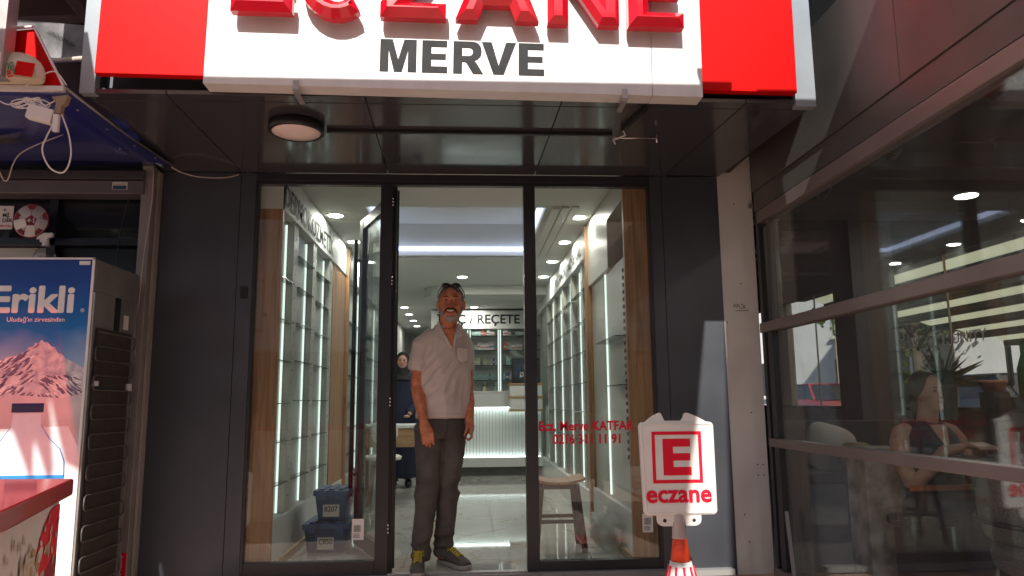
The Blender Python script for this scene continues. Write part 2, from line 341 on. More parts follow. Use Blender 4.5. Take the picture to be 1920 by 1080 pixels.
for k, (dz, dy) in enumerate(((.0, 0), (.022, .10), (.040, .2))):
    B(-.86, .68, 3.05 + dy, 3.14 + dy, CZ - .028 + k * .008, CZ).build('cornice', 'ceil', ce, .004)
    B(.66 + dy * .8, .72 + dy * .8, 1.0, 3.0, CZ - .028 + k * .008, CZ).build('cornice', 'ceil', ce, .004)
# curved lowered soffit over the counter
pl_ = [(1.24, 5.0), (1.24, 5.9), (-.20, 5.9)] + [(-.20 - .40 * sin(a), 5.45 + .45 * cos(a)) for a in [k * pi / 12 for k in range(1, 12)]] + [(-.20, 5.0)]
MB().prism(pl_, (0, 0, 2.40), XV, YV, (0, 0, .118)).build('lowered_soffit', 'ceil', ce)

def downlight(x, y, z, label, e=3.2):
    t = thing('ceiling_light', (x, y, z), label, 'ceiling light', 'round recessed ceiling lights in the shop')
    MB().lathe((x, y, z), [(.062, -.001), (.062, -.004), (.078, -.006), (.08, 0)], 24).build('trim_ring', 'wht', t)
    MB().lathe((x, y, z), [(.058, -.0055), (.058, -.0085)], 24).build('diffuser', 'down', t)
    ld = bpy.data.lights.new('downlight_lamp', 'AREA'); ld.shape = 'DISK'; ld.size = .11; ld.energy = e; ld.color = (1, .96, .86)
    lo = bpy.data.objects.new('lamp', ld); COL.objects.link(lo); lo.parent = t; lo.location = (0, 0, -.012)
k_ = ['nearest', 'second', 'third', 'fourth']
for i, y in enumerate((1.35, 2.32, 3.31, 4.3)):
    downlight(.925, y, CZ, f'{k_[i]} round ceiling light from the window along the right shelves', 4)
for i, y in enumerate((1.33, 2.33, 3.35)):
    downlight(-1.08, y, CZ, f'{k_[i]} round ceiling light from the window along the left shelves', 4)
downlight(-.07, 4.32, CZ, 'single round ceiling light just above the man in the doorway', 5)
downlight(.10, 7.24, CZ, 'round ceiling light right above the black medicine lettering board', 5)
for i, y in enumerate((7.25, 8.2, 9.2, 10.2)): downlight(-1.02, y, CZ, f'{k_[i]} of four round lights in the passage left of the counter', 3)

# ------------------------------------------------------------------ left shelving wall
ls = thing('wall_shelving', (-1.2, 1.3, 0), 'lit glass shelving on the left wall under the DERMOKOZMETİK board', 'shelving')
B(-1.34, -1.235, .10, 1.92, .30, 2.235).build('back_panel', 'panel', ls)
B(-1.34, -1.185, .10, 2.6, 0, .30).build('plinth', 'wall', ls, .003)
B(-1.34, -1.165, .10, 2.6, 0, .05).build('baseboard', 'oakx', ls)
B(-1.34, -1.18, .06, 2.6, 2.235, CZ - .006).build('fascia_board', 'wall', ls, .003)
text('DERMOKOZMETİK', (-1.179, .10, 2.272), YV, ZV, .138, 1.72, .012).build('lettering', 'ink', ls)
for y in (.50, 1.13, 1.82):
    B(-1.235, -1.19, y - .075, y + .06, .301, 2.234).build('upright_panel', 'cream', ls, .002)
    hm = MB()
    for k in range(22): hm.box(-1.19, -1.1885, y - .012, y - .002, .40 + k * .082, .41 + k * .082)
    hm.build('peg_holes', 'black', ls)['kind'] = 'stuff'
for y in (.36, .98, 1.66): B(-1.234, -1.222, y - .0045, y + .0045, .31, 2.20).build('led_strip', 'led', ls)
for a, b_, zz in ((.10, .425, (1.80, 1.53, 1.27, 1.0, .76, .5)), (.562, 1.053, (2.02, 1.80, 1.55, 1.29, 1.02, .76, .5)), (1.192, 1.743, (2.02, 1.79, 1.54, 1.29, 1.02, .76, .5))):
    for z in zz: B(-1.232, -1.175, a, b_, z, z + .006).build('glass_shelf', 'gshelf', ls)
B(-1.34, -1.19, 1.92, 2.58, .30, 2.234).build('wood_panel', 'oak', ls)
B(-1.34, -1.16, 2.6, 2.66, 0, CZ - .004).build('end_post', 'oak', ls)
ls2 = thing('wall_shelving', (-1.2, 3.6, 0), 'further lit glass shelving on the left wall beyond the oak post', 'shelving')
B(-1.34, -1.235, 2.67, 6.0, .30, 2.235).build('back_panel', 'panel', ls2); B(-1.34, -1.185, 2.67, 6, 0, .3).build('plinth', 'wall', ls2); B(-1.34, -1.18, 2.67, 6, 2.235, CZ - .006).build('fascia_board', 'wall', ls2)
for y in (3.0, 3.7, 4.4, 5.1): B(-1.234, -1.222, y - .007, y + .007, .31, 2.2).build('led_strip', 'led', ls2)
for z in (1.80, 1.53, 1.27, 1.0, .76, .5): B(-1.232, -1.175, 2.68, 6.0, z, z + .006).build('glass_shelf', 'gshelf', ls2)

# ------------------------------------------------------------------ right shelving wall
rs = thing('wall_shelving', (1.1, 3.6, 0), 'lit glass shelving on the right wall under the VİTAMİN | MİNERAL board', 'shelving')
B(1.095, 1.24, 1.68, 6.2, .24, 2.26).build('back_panel', 'panel', rs)
B(1.03, 1.24, 1.68, 6.2, 0, .24).build('plinth', 'wall', rs, .003)
B(1.03, 1.24, 1.68, 6.2, 2.26, CZ - .006).build('fascia_board', 'wall', rs, .003)
text('VİTAMİN | MİNERAL', (1.029, 3.95, 2.315), -YV, ZV, .10, 2.0, .012).build('lettering', 'ink', rs)
B(1.01, 1.24, 1.60, 1.675, 0, CZ - .004).build('end_post', 'oak', rs)
for y in (1.80, 2.45, 3.1, 3.9, 4.7): B(1.083, 1.0945, y - .0045, y + .0045, .25, 2.24).build('led_strip', 'led', rs)
for y in (2.1, 2.78, 3.5, 4.3, 5.1):
    B(1.05, 1.0945, y - .05, y + .05, .241, 2.259).build('upright_panel', 'cream', rs, .002)
    hm = MB()
    for k in range(22): hm.box(1.0485, 1.05, y - .005, y + .005, .36 + k * .082, .37 + k * .082)
    hm.build('peg_holes', 'black', rs)['kind'] = 'stuff'
for a, b_ in ((1.69, 2.04), (2.16, 2.72), (2.84, 3.44), (3.56, 4.24), (4.36, 5.04)):
    for z in (2.0, 1.72, 1.44, 1.16, .9, .64): B(1.035, 1.082, a, b_, z, z + .006).build('glass_shelf', 'gshelf', rs)
rn = thing('wall_panelling', (1.1, .85, 0), 'cream right wall bay beside the window with one light strip and dark opening', 'wall panel')
MB().box(1.06, 1.24, .11, 1.595, .30, 1.97).box(1.03, 1.24, .11, .15, 1.97, 2.335).box(1.03, 1.24, .70, 1.595, 1.97, 2.335).box(1.03, 1.24, .11, 1.595, 2.335, CZ - .006).build('wall_board', 'cream', rn)
B(1.03, 1.24, .11, 1.595, 0, .30).build('plinth', 'wall', rn, .003); B(1.018, 1.029, .11, 1.595, 0, .05).build('baseboard', 'oakx', rn)
B(1.20, 1.239, .151, .699, 1.971, 2.334).build('opening_back', 'black', rn)
MB().lathe((1.13, .40, 2.12), [(.02, 0), (.13, .004), (.14, .02), (.13, .04), (.02, .05)], 28, 'x').build('round_device', 'gry', rn)
B(1.048, 1.0595, .93, .944, .32, 1.96).build('led_strip', 'led', rn)
hm = MB()
for k in range(26): hm.box(1.052, 1.0595, .30, .325, .62 + k * .05, .645 + k * .05)
hm.build('slotted_rail', 'gry', rn)['kind'] = 'stuff'
B(.96, 1.058, .16, .9, 1.42, 1.426).build('glass_shelf', 'gshelf', rn); B(.98, 1.058, .16, .6, 1.10, 1.106).build('glass_shelf', 'gshelf', rn)
B(1.02, 1.029, .96, 1.08, .10, .22).build('socket_plate', 'wht', rn, .003)

# ------------------------------------------------------------------ shopfront
sf = thing('pharmacy_shopfront', (0, 0, 0), 'dark aluminium and glass pharmacy front with a deep canopy and anthracite pillars', 'shopfront')
PT = 2.452
for x0, x1 in ((-1.915, -1.434), (-1.431, -1.338)): B(x0, x1, 0, .06, -.05, PT).build('cladding_panel', 'anth', sf, .0015)
for x0, x1 in ((1.186, 1.262), (1.265, 1.637)): B(x0, x1, 0, .06, -.05, PT).build('cladding_panel', 'anth', sf, .0015)
B(1.60, 1.637, .0605, .34, -.05, PT).build('pillar_return', 'anth', sf); B(-1.915, -1.88, .0605, .34, -.05, PT).build('pillar_return', 'anth', sf)
# header and frames
B(-1.337, 1.185, .002, .07, 2.405, PT).build('header_frame', 'frame', sf, .002)
B(-1.337, 1.185, .012, .06, 2.382, 2.4045).build('header_bead', 'frame', sf, .002)
B(-1.337, -1.322, .004, .06, -.05, 2.3815).build('window_frame', 'frame', sf); B(1.17, 1.185, .004, .06, -.05, 2.3815).build('window_frame', 'frame', sf)
B(-.555, -.478, .002, .075, -.05, 2.3815).build('mullion', 'frame', sf, .002)
B(.357, .432, .002, .075, -.05, 2.3815).build('mullion', 'frame', sf, .002)
B(-1.321, -.556, .004, .06, -.05, .075).build('bottom_rail', 'frame', sf, .002); B(.433, 1.169, .004, .06, -.05, .052).build('bottom_rail', 'frame', sf, .002)
B(-.477, .356, -.02, .029, -.05, .004).build('door_sill', 'steel', sf, .002)
B(-1.321, -.556, .022, .032, .0755, 2.3810).build('window_pane', 'glass', sf); B(.433, 1.169, .022, .032, .0525, 2.3810).build('window_pane', 'glass', sf)
MB().box(-1.336, -1.18, .062, .099, 0, 2.5).build('wood_pilaster', 'oak', sf); MB().box(1.018, 1.184, .062, .099, 0, 2.5).build('wood_pilaster', 'oak', sf)
text('Ecz. Merve KATFAR', (.735, .0215, .822), XV, ZV, .054, .59, .032, align='C').build('window_lettering', 'redv', sf)
text('0216 311 11 91', (.735, .0215, .742), XV, ZV, .054, .42, .032, align='C').build('window_lettering', 'redv', sf)
# canopy: soffit panels with recessed joints, fascia strip
xs = [(-1.80, -1.915), (-1.428, -1.428), (-.495, -.51), (.462, .432), (1.380, 1.284), (1.735, 1.652)]
for (f0, b0), (f1, b1) in zip(xs, xs[1:]):
    g = .003
    for (ya, yb) in ((-1.12, -.001),):
        ta = (ya + 1.2) / 1.2; a0 = f0 + (b0 - f0) * ta; a1 = f1 + (b1 - f1) * ta
        MB().hexa([(a0 + g, ya, 2.455), (a1 - g, ya, 2.455), (b1 - g, yb, 2.455), (b0 + g, yb, 2.455)], [(a0 + g, ya, 2.475), (a1 - g, ya, 2.475), (b1 - g, yb, 2.475), (b0 + g, yb, 2.475)]).build('soffit_panel', 'anthg', sf, .001)
    ta = .062; a0 = f0 + (b0 - f0) * ta; a1 = f1 + (b1 - f1) * ta
    MB().hexa([(f0 + g, -1.2, 2.457), (f1 - g, -1.2, 2.457), (a1 - g, -1.124, 2.457), (a0 + g, -1.124, 2.457)], [(f0 + g, -1.2, 2.477), (f1 - g, -1.2, 2.477), (a1 - g, -1.124, 2.477), (a0 + g, -1.124, 2.477)]).build('soffit_edge', 'anthg', sf, .001)
B(-1.754, 1.679, -1.11, -1.08, 2.501, 3.419).build('fascia_panel', 'anth', sf)
B(-1.80, 1.72, -1.16, -.01, 2.478, 2.50).build('canopy_deck', 'black', sf)
B(-1.80, -1.755, -1.165, 0, 2.501, 3.45).build('canopy_cheek', 'anth', sf); B(1.68, 1.72, -1.165, 0, 2.501, 3.45).build('canopy_cheek', 'anth', sf)
B(-1.70, 1.66, -1.16, 0, 3.42, 3.449).build('canopy_top', 'anth', sf)
# upper wall, shade put into its dark colour; unseen slab added to shade it
ub = thing('upper_building', (0, .5, 2.6), 'upper storey wall coloured dark as shade under an unseen added shade slab', 'building')
B(-7, 1.84, .345, .6, 2.53, 9).build('wall', 'cafedark', ub); B(-7, 5.3, -1.72, .34, 3.62, 3.8).build('added_shade_slab', 'plaster', ub)
B(-7, -1.92, .02, .34, 2.47, 3.61).build('wall', 'cafedark', ub)
B(1.745, 1.86, -.9, .34, 2.62, 3.61).build('side_wall', 'cafedark', ub)
# pier
pr_ = thing('plaster_pier', (1.75, .1, -.05), 'grey plastered pier between the dark pillar and the cafe window, with pen marks', 'pier')
B(1.6375, 1.865, .002, .34, -.05, 3.6).build('wall', 'plaster', pr_)
text('APLİK', (1.70, .0015, 1.585), Vector((1, 0, -.12)), ZV, .028, .085, 0).build('pen_marking', 'inkb', pr_)
B(1.715, 1.80, .0003, .0018, 1.562, 1.566).build('pen_marking', 'inkb', pr_)
for x, z in ((1.745, 2.27), (1.76, 1.74), (1.80, .60), (1.835, .60), (1.80, .535), (1.838, .535), (1.70, .30), (1.72, .14), (1.655, 1.49), (1.78, .92)):
    MB().lathe((x, .0023, z), [(.0045, -.0015), (.0045, 0)], 10, 'y').build('drill_hole', 'black', pr_)
B(1.835, 1.864, -.02, .0015, 2.24, 2.27).build('bracket', 'steel', pr_, .002)
tag(B(-1.405, -1.362, -.012, 0, 1.645, 1.72).build('door_intercom', 'black', None, .003), 'small black reader unit on the left dark pillar', 'card reader')
tag(B(-.692, -.622, .0165, .0215, .195, .315).build('price_tag', 'label', None), 'white barcode sticker low on the left window pane', 'sticker')
tag(B(1.066, 1.13, .016, .0215, .205, .315).build('price_tag', 'label', None), 'white barcode sticker low on the right window pane by the oak strip', 'sticker')
for ox, oz in ((-.692, .195), (1.066, .205)):
    m_ = MB()
    for k in range(9): m_.box(ox + .012 + .0045 * k, ox + .0145 + .0045 * k - .001 * (k % 2), .0152, .0159, oz + .045, oz + .085)
    for k in range(4): m_.box(ox + .008, ox + .05 - .006 * (k % 2), .0152, .0159, oz + .012 + k * .007, oz + .0145 + k * .007)
    par = [o for o in bpy.data.objects if o.name.startswith('price_tag')][-1 if ox > 0 else 0]
    m_.build('barcode', 'ink', par)

# ------------------------------------------------------------------ glass door leaf, standing open inwards
H = Vector((-.462, .05, 0)); T = Vector((-.79, .90, 0)); d = (T - H).normalized(); L_ = (T - H).length
dl = thing('glass_door', (H.x, H.y, 0), 'black framed glass door leaf standing open into the shop on the left', 'door')
def bar(a, b_, wd, hd, nm, m='frame', par=None, bev=.002): return MB().beam(a, b_, wd, hd).build(nm, m, par, bev)
def P_(t, z): return H + d * t + Vector((0, 0, z))
MB().beam(P_(.03, .02), P_(.03, 2.36), .045, .06, up=d).build('hinge_stile', 'frame', dl, .002)
MB().beam(P_(L_ - .045, .02), P_(L_ - .045, 2.36), .05, .09, up=d).build('lock_stile', 'frame', dl, .002)
MB().beam(P_(.06, 2.32), P_(L_ - .09, 2.32), .045, .08).build('top_rail', 'frame', dl, .002); MB().beam(P_(.06, .07), P_(L_ - .09, .07), .045, .10).build('bottom_rail', 'frame', dl, .002)
MB().beam(P_(.06, 1.195), P_(L_ - .09, 1.195), .012, 2.16).build('door_pane', 'glassd', dl)
MB().tube([P_(L_ - .05, .35) + Vector((-.06, -.02, 0)), P_(L_ - .05, 2.2) + Vector((-.06, -.02, 0))], .016, 12).build('pull_handle', 'black', dl)
for z in (.5, 2.05): MB().tube([P_(L_ - .05, z), P_(L_ - .05, z) + Vector((-.06, -.02, 0))], .010, 8).build('handle_mount', 'black', dl)
rb = MB()
for k in range(3): rb.box(-.4775 + k * .009, -.471 + k * .009, .01 + k * .006, .045 + k * .006, .0, 2.375)
rb.build('door_gasket', 'black', dl)
for z in (2.25, 1.74, .985, .235):
    for k in range(3): MB().ell((-.4765, .003, z + k * .021), (.006, .005, .007), 8, 6).build('hinge_screw', 'chrome', dl)

# ================================================================== the shop sign
for x in (-1.5, -.9, .9, 1.5): B(x - .02, x + .02, -1.2065, -1.1105, 2.6, 3.3).build('sign_bearer', 'black', sf)
sg = thing('shop_sign', (0, -1.3, 2.45), 'big white pharmacy sign with red letters ECZANE, grey MERVE and red end panels', 'sign')
TILT = -0.0125
def tl(mb):  # the whole sign hangs about a degree off level
    return mb.xf(Matrix.Translation((0, 0, 2.43)) @ Matrix.Rotation(-TILT, 4, 'Y') @ Matrix.Translation((0, 0, -2.43)))
tl(B(-1.223, .8805, -1.305, -1.207, 2.452, 3.40)).build('sign_board', 'white', sg, .002)
tl(B(.8825, 1.127, -1.305, -1.207, 2.452, 3.40)).build('sign_board', 'white', sg, .002)
tl(B(-1.741, -1.2245, -1.25, -1.207, 2.512, 3.40)).build('red_panel', 'red', sg, .003)
tl(B(1.1285, 1.619, -1.25, -1.207, 2.512, 3.40)).build('red_panel', 'red', sg, .003)
B(-1.822, -1.752, -1.212, -1.165, 2.452, 3.45).build('sunlit_side_strip', 'sunstrip', sg, .002); B(1.628, 1.732, -1.212, -1.165, 2.437, 3.45).build('sunlit_side_strip', 'sunstrip', sg, .002)  # side strips of the dark cladding, coloured as if in full sun
for x, zb in ((-.798, 2.452), (.747, 2.434)):
    MB().box(x - .013, x + .013, -1.313, -1.307, zb - .012, zb + .034).box(x - .013, x + .013, -1.3065, -1.16, zb - .021, zb - .0125).build('bracket', 'steel', sg)
def curve_letter(poly, x0, z0, sx, sz, yb, ext, bev, name, m, holes=()):
    cu = bpy.data.curves.new('l', 'CURVE'); cu.dimensions = '2D'; cu.fill_mode = 'BOTH'
    for pl_ in (poly,) + tuple(holes):
        s_ = cu.splines.new('POLY'); s_.points.add(len(pl_) - 1); s_.use_cyclic_u = True
        for i, (a, b_) in enumerate(pl_): s_.points[i].co = (a * sx, b_ * sz, 0, 1)
    cu.extrude = ext; cu.bevel_depth = bev; cu.bevel_resolution = 0; cu.offset = -bev
    ob = bpy.data.objects.new('l', cu); COL.objects.link(ob); dg = bpy.context.evaluated_depsgraph_get(); me = bpy.data.meshes.new_from_object(ob.evaluated_get(dg))
    mb = MB().add([((x0 + v.co.x) * 1.017, yb + .055 - (v.co.z + ext + bev), 1 + (z0 + v.co.y - 1) * 1.017) for v in me.vertices], [tuple(p.vertices) for p in me.polygons])
    bpy.data.objects.remove(ob); bpy.data.curves.remove(cu); bpy.data.meshes.remove(me)
    return tl(mb).build(name, m, sg)
E_ = [(0, 0), (.66, 0), (.66, .2), (.24, .2), (.24, .41), (.62, .41), (.62, .59), (.24, .59), (.24, .8), (.65, .8), (.65, 1), (0, 1)]
Z_ = [(0, 0), (.72, 0), (.72, .2), (.31, .2), (.72, .8), (.72, 1), (.03, 1), (.03, .8), (.40, .8), (0, .2)]
A_ = [(0, 0), (.25, 0), (.32, .2), (.60, .2), (.67, 0), (.93, 0), (.60, 1), (.33, 1)]; Ah = [(.38, .38), (.54, .38), (.46, .66)]
N_ = [(0, 0), (.23, 0), (.23, .60), (.58, 0), (.82, 0), (.82, 1), (.59, 1), (.59, .40), (.24, 1), (0, 1)]
C_ = [(.42 + .42 * cos(a), .5 + .52 * sin(a)) for a in [radians(t) for t in range(38, 323, 15)]] + [(.42 + .19 * cos(a), .5 + .29 * sin(a)) for a in [radians(t) for t in range(322, 37, -15)]]
M_ = [(0, 0), (.22, 0), (.22, .66), (.37, 0), (.57, 0), (.72, .66), (.72, 0), (.94, 0), (.94, 1), (.62, 1), (.47, .38), (.32, 1), (0, 1)]
V_ = [(.30, 0), (.56, 0), (.87, 1), (.62, 1), (.43, .28), (.25, 1), (0, 1)]
R_ = [(0, 0), (.24, 0), (.24, .36), (.32, .36), (.36, .33), (.54, 0), (.82, 0), (.63, .34), (.575, .405), (.65, .44), (.71, .50), (.755, .58), (.77, .70), (.755, .82), (.70, .92), (.62, .98), (.52, 1), (0, 1)]
Rh = [(.24, .55), (.44, .55), (.50, .58), (.53, .64), (.53, .72), (.50, .77), (.44, .80), (.24, .80)]
for nm, poly, x0, wd, z0, holes in (('letter', E_, -1.075, .275 / .66, 2.742, ()), ('letter', C_, -.775, .345 / .84, 2.726, ()), ('letter', Z_, -.405, .30 / .72, 2.737, ()), ('letter', A_, -.062, .385 / .93, 2.737, (Ah,)), ('letter', N_, .364, .336 / .82, 2.735, ()), ('letter', E_, .742, .262 / .66, 2.730, ())):
    curve_letter(poly, x0, z0, wd, .37, -1.362, .022, .027 if poly is N_ else .034, nm, 'redl', holes)
for poly, x0, wd, h in ((M_, -.409, .168 / .94, ()), (E_, -.215, .117 / .66, ()), (R_, -.07, .140 / .82, (Rh,)), (V_, .062, .160 / .87, ()), (E_, .235, .120 / .66, ())):
    curve_letter(poly, x0, 2.509, wd, .160, -1.3605, .0008, .0002, 'name_letter', 'ink', h)

# round ceiling lamp, cable duct and hook arm on the soffit
t = thing('canopy_lamp', (-.90, -.84, 2.455), 'round black rimmed lamp with pinkish diffuser under the dark canopy, unlit', 'lamp')
MB().lathe((-.90, -.84, 2.455), [(.128, 0), (.142, -.006), (.144, -.045), (.134, -.052), (.126, -.050), (.126, -.04)], 40).build('rim', 'black', t)
MB().lathe((-.90, -.84, 2.455), [(.125, -.035), (.124, -.047), (.05, -.050), (.001, -.050)], 40).build('diffuser', 'lamp', t)
tag(B(-.755, .79, -.785, -.762, 2.435, 2.4545).build('cable_duct', 'black', None, .002), 'long black cable duct running from the round canopy lamp', 'cable duct')
t = thing('hook_arm', (.86, -.95, 2.44), 'short black arm with a loose white cable and thin metal rod under the canopy', 'cable arm')
MB().beam((.885, -1.16, 2.44), (.83, -.86, 2.44), .022, .022).build('arm', 'black', t)
MB().tube([(.79, -.80, 2.415), (1.03, -.80, 2.415)], .004, 6).build('rod', 'chrome', t); MB().tube([(1.03, -.80, 2.39), (1.03, -.80, 2.44)], .005, 6).build('rod_end', 'chrome', t)
MB().tube([(.83, -.87, 2.43), (.85, -.83, 2.42), (.80, -.80, 2.405), (.79, -.79, 2.41), (.80, -.80, 2.38)], .004, 6).build('loose_cable', 'cablew', t)

# ================================================================== inside: counter, back shelving, desk, stool, crates, bags
ct = thing('counter', (.2, 5.8, 0), 'long white pharmacy counter with glowing vertical slat front', 'counter')
B(-.38, 1.02, 5.86, 6.35, .0, .12).build('base', 'gry', ct); B(-.40, 1.03, 5.74, 6.4, .12, .245).build('ledge', 'wall', ct, .003)
for k in range(31):
    x = -.38 + k * .0455
    B(x, x + .041, 5.88, 5.90, .246, .925).build('slat', 'wglow', ct)
B(-.38, 1.02, 5.9005, 5.93, .246, .93).build('slat_backing', 'gry', ct)
for k in range(31):
    x = -.38 + k * .0455; B(x, x + .041, 5.853, 5.859, .012, .118).build('base_slat', 'gry', ct)
B(-.40, 1.03, 5.80, 6.4, .928, 1.125).build('apron', 'wall', ct, .003); B(-.41, 1.03, 5.79, 6.42, 1.1255, 1.15).build('worktop', 'wall', ct, .003)
B(-.37, 1.01, 5.83, 5.855, .915, .927).build('led_strip', 'ledc', ct)
B(-.37, 1.01, 5.835, 5.852, .2455, .252).build('led_strip', 'ledc', ct)
st = thing('display_steps', (.72, 5.5, .85), 'white stepped display block with oak edges at the counter front', 'display unit')
for z in (.90, 1.075): B(.57, 1.0, 5.42, 5.78, z, z + .145).build('box', 'wall', st, .002)
for z in (.868, 1.046, 1.221): B(.56, 1.01, 5.41, 5.785, z, z + .028).build('oak_edge', 'oakx', st)
pf = thing('framed_portrait', (.76, 5.6, 1.25), 'black framed dark portrait leaning on the stepped display block', 'picture')
B(.60, .99, 5.60, 5.63, 1.251, 1.60).build('frame', 'black', pf, .003); B(.625, .965, 5.594, 5.5995, 1.275, 1.575).build('print', mat('portrait_print', (.03, .06, .09), .3, var=.5, scale=9, base2=(.01, .015, .02)), pf)
MB().ell((.80, 5.592, 1.47), (.035, .003, .05)).build('printed_face', mat('printed_face', (.22, .17, .15), .5), pf)
pl = MB()
for k in range(6): pl.ell((.74 + .02 * cos(k), 5.592, 1.37 + .03 * sin(k * 1.1)), (.006, .003, .02), 8, 6, rot=Matrix.Rotation(k * 1.05, 4, 'Y').to_euler())
pl.build('printed_flower', 'wht', pf)
bs = thing('back_shelving', (.35, 7.6, 0), 'lit glass shelves of medicines behind the counter under İLAÇ / REÇETE', 'shelving')
B(-.6, 1.2, 7.62, 7.7, 0, CZ - .01).build('back_panel', 'panel', bs); B(-.6, 1.2, 7.45, 7.6195, 2.19, 2.49).build('fascia_board', 'wall', bs, .002)
text('İLAÇ / REÇETE', (-.50, 7.449, 2.275), XV, ZV, .145, 1.35, .02).build('lettering', 'inkb', bs)
B(-.6, 1.2, 7.3, 7.6195, 0, 1.12).build('lower_cabinet', 'wall', bs)
for x in (.015, .525): B(x - .035, x + .035, 7.58, 7.6185, 1.121, 2.189).build('upright_panel', 'panel', bs)
for x in (-.005, .038, .50, .535): B(x - .006, x + .006, 7.565, 7.579, 1.13, 2.18).build('led_strip', 'led', bs)
for z in (1.345, 1.585, 1.83, 2.065):
    for a, b_ in ((-.58, -.03), (.055, .485), (.565, 1.18)): B(a, b_, 7.34, 7.575, z, z + .006).build('glass_shelf', 'gshelf', bs)
cols = [(.62, .62, .6), (.6, .6, .58), (.25, .4, .36), (.5, .12, .1), (.12, .2, .4), (.55, .55, .35), (.35, .55, .5)]
MC = [mat('carton_%s' % n, c, .6, var=.1, scale=30) for n, c in zip(('white', 'offwhite', 'green', 'red', 'blue', 'yellow', 'teal'), cols)]
ORD = 'first second third fourth fifth sixth seventh eighth ninth tenth eleventh twelfth thirteenth fourteenth'.split()
tone = ['white', 'off white', 'green', 'dark red', 'blue', 'pale yellow', 'teal']
for zi, z in enumerate((1.352, 1.592, 1.837, 2.072)):
    for bay, (a, b_) in enumerate(((.06, .47), (.575, .93))):
        x = a; nth = 0
        while x < b_:
            ww = random.choice((.03, .035, .05, .07)) if zi < 2 else random.choice((.05, .08, .1)); hh = random.uniform(.07, .13) if zi != 3 else random.uniform(.05, .08)
            if random.random() < .85 and x + ww < b_ + .01:
                ci = random.choice((0, 0, 0, 1, 2, 3, 6) if zi >= 2 else (2, 6, 0, 4, 6, 5))
                nth += 1
                o = thing('medicine_box', (x + ww / 2, 7.42, z), '%s carton, %s from left, %s shelf of %s bay behind the counter' % (tone[ci], ORD[nth - 1], ('lowest', 'second', 'third', 'top')[zi], ('left', 'right')[bay]), 'carton', 'medicine cartons on the back shelves')
                B(x, x + ww - .004, 7.38, 7.46, z, z + hh).build('carton', MC[ci], o); B(x + .003, x + ww - .007, 7.3785, 7.3798, z + hh * .3, z + hh * .5).build('print_band', MC[(ci + 3) % 7], o)
            x += ww
for x, c, lb in ((.22, 5, 'pale yellow pump bottle'), (.40, 2, 'dark green tonic bottle')):
    o = thing('bottle', (x + .05, 7.36, 1.12), lb + ' on the cabinet behind the counter', 'bottle'); MB().lathe((x + .05, 7.36, 1.12), [(.025, 0), (.027, .01), (.027, .10), (.012, .125), (.012, .14)], 14).build('body', MC[c], o); MB().lathe((x + .05, 7.36, 1.26), [(.008, 0), (.008, .04), (.02, .042), (.02, .055)], 12).build('cap', 'wht', o)
# desk
dk = thing('desk', (-.95, 4.0, 0), 'oak reception desk with white top on the left of the shop', 'desk')
B(-1.18, -.44, 3.35, 4.1, .735, .765).build('top', 'wall', dk, .003); B(-1.17, -.45, 3.37, 3.40, .54, .7345).build('apron', 'oakx', dk)
B(-1.17, -.45, 3.402, 3.42, .70, .7345).build('rail', 'oakx', dk)
for x, y in ((-1.16, 3.37), (-1.16, 4.06), (-.48, 4.06), (-.48, 3.405)): B(x, x + .03, y, y + .03, 0, .734 if y > 3.4 else .539).build('leg', 'oakx', dk)
o = thing('side_table_leg_stand', (-.30, 1.96, 0), 'slim gold wooden stand seen between the legs of the man', 'stand')
o.name = 'wooden_stand'
B(-.325, -.285, 1.94, 1.975, 0, .70).build('leg', 'oak', o); B(-.34, -.27, 1.90, 2.0, .0, .012).build('foot', 'oak', o); B(-.38, -.23, 1.88, 2.03, .70, .72).build('top', 'oak', o)
# white chair back / round object beside the desk
o = thing('desk_chair', (-.83, 3.2, 0), 'white round backed chair in front of the oak desk', 'chair')
bk = MB().ell((-.86, 3.2, .70), (.14, .02, .14), 20, 12); bk.build('backrest', 'wht', o); MB().lathe((-.86, 3.0, .44), [(.19, 0), (.2, .03), (.17, .045)], 20).build('seat', 'wht', o)
for a, b_ in ((-.12, -.12), (.12, -.12), (-.12, .12), (.12, .12)): MB().tube([(-.86 + a * .6, 3.0 + b_ * .6, .44), (-.86 + a, 3.0 + b_, 0)], .011, 8).build('leg', 'oak', o)
MB().tube([(-.86, 3.18, .46), (-.86, 3.2, .60)], .014, 8).build('back_support', 'chrome', o)
# bar stool
o = thing('bar_stool', (.62, .66, 0), 'black framed bar stool with curved oak seat inside the right window', 'stool')
sm_ = MB(); N = 10
for i in range(N):
    u0, u1 = i / N, (i + 1) / N; z0 = .44 + .03 * (2 * u0 - 1) ** 2; z1 = .44 + .03 * (2 * u1 - 1) ** 2; xa = .44 + .36 * u0; xb_ = .44 + .36 * u1
    sm_.hexa([(xa, .50, z0), (xb_, .50, z1), (xb_, .82, z1), (xa, .82, z0)], [(xa, .50, z0 + .016), (xb_, .50, z1 + .016), (xb_, .82, z1 + .016), (xa, .82, z0 + .016)])
sm_.build('seat', 'oak', o)
L4 = [((.50, .56), (.455, .51)), ((.74, .56), (.785, .51)), ((.50, .76), (.455, .81)), ((.74, .76), (.785, .81))]
for (a, b_), (c_, d_) in L4: MB().beam((c_, d_, 0), (a, b_, .44), .030, .030).build('leg', 'black', o)
for i, j in ((0, 1), (2, 3), (0, 2), (1, 3)):
    q = lambda k, t: Vector((L4[k][1][0] + (L4[k][0][0] - L4[k][1][0]) * t, L4[k][1][1] + (L4[k][0][1] - L4[k][1][1]) * t, .44 * t))
    MB().beam(q(i, .45), q(j, .45), .024, .024).build('stretcher', 'black', o); MB().beam(q(i, .96), q(j, .96), .02, .03).build('seat_rail', 'black', o)
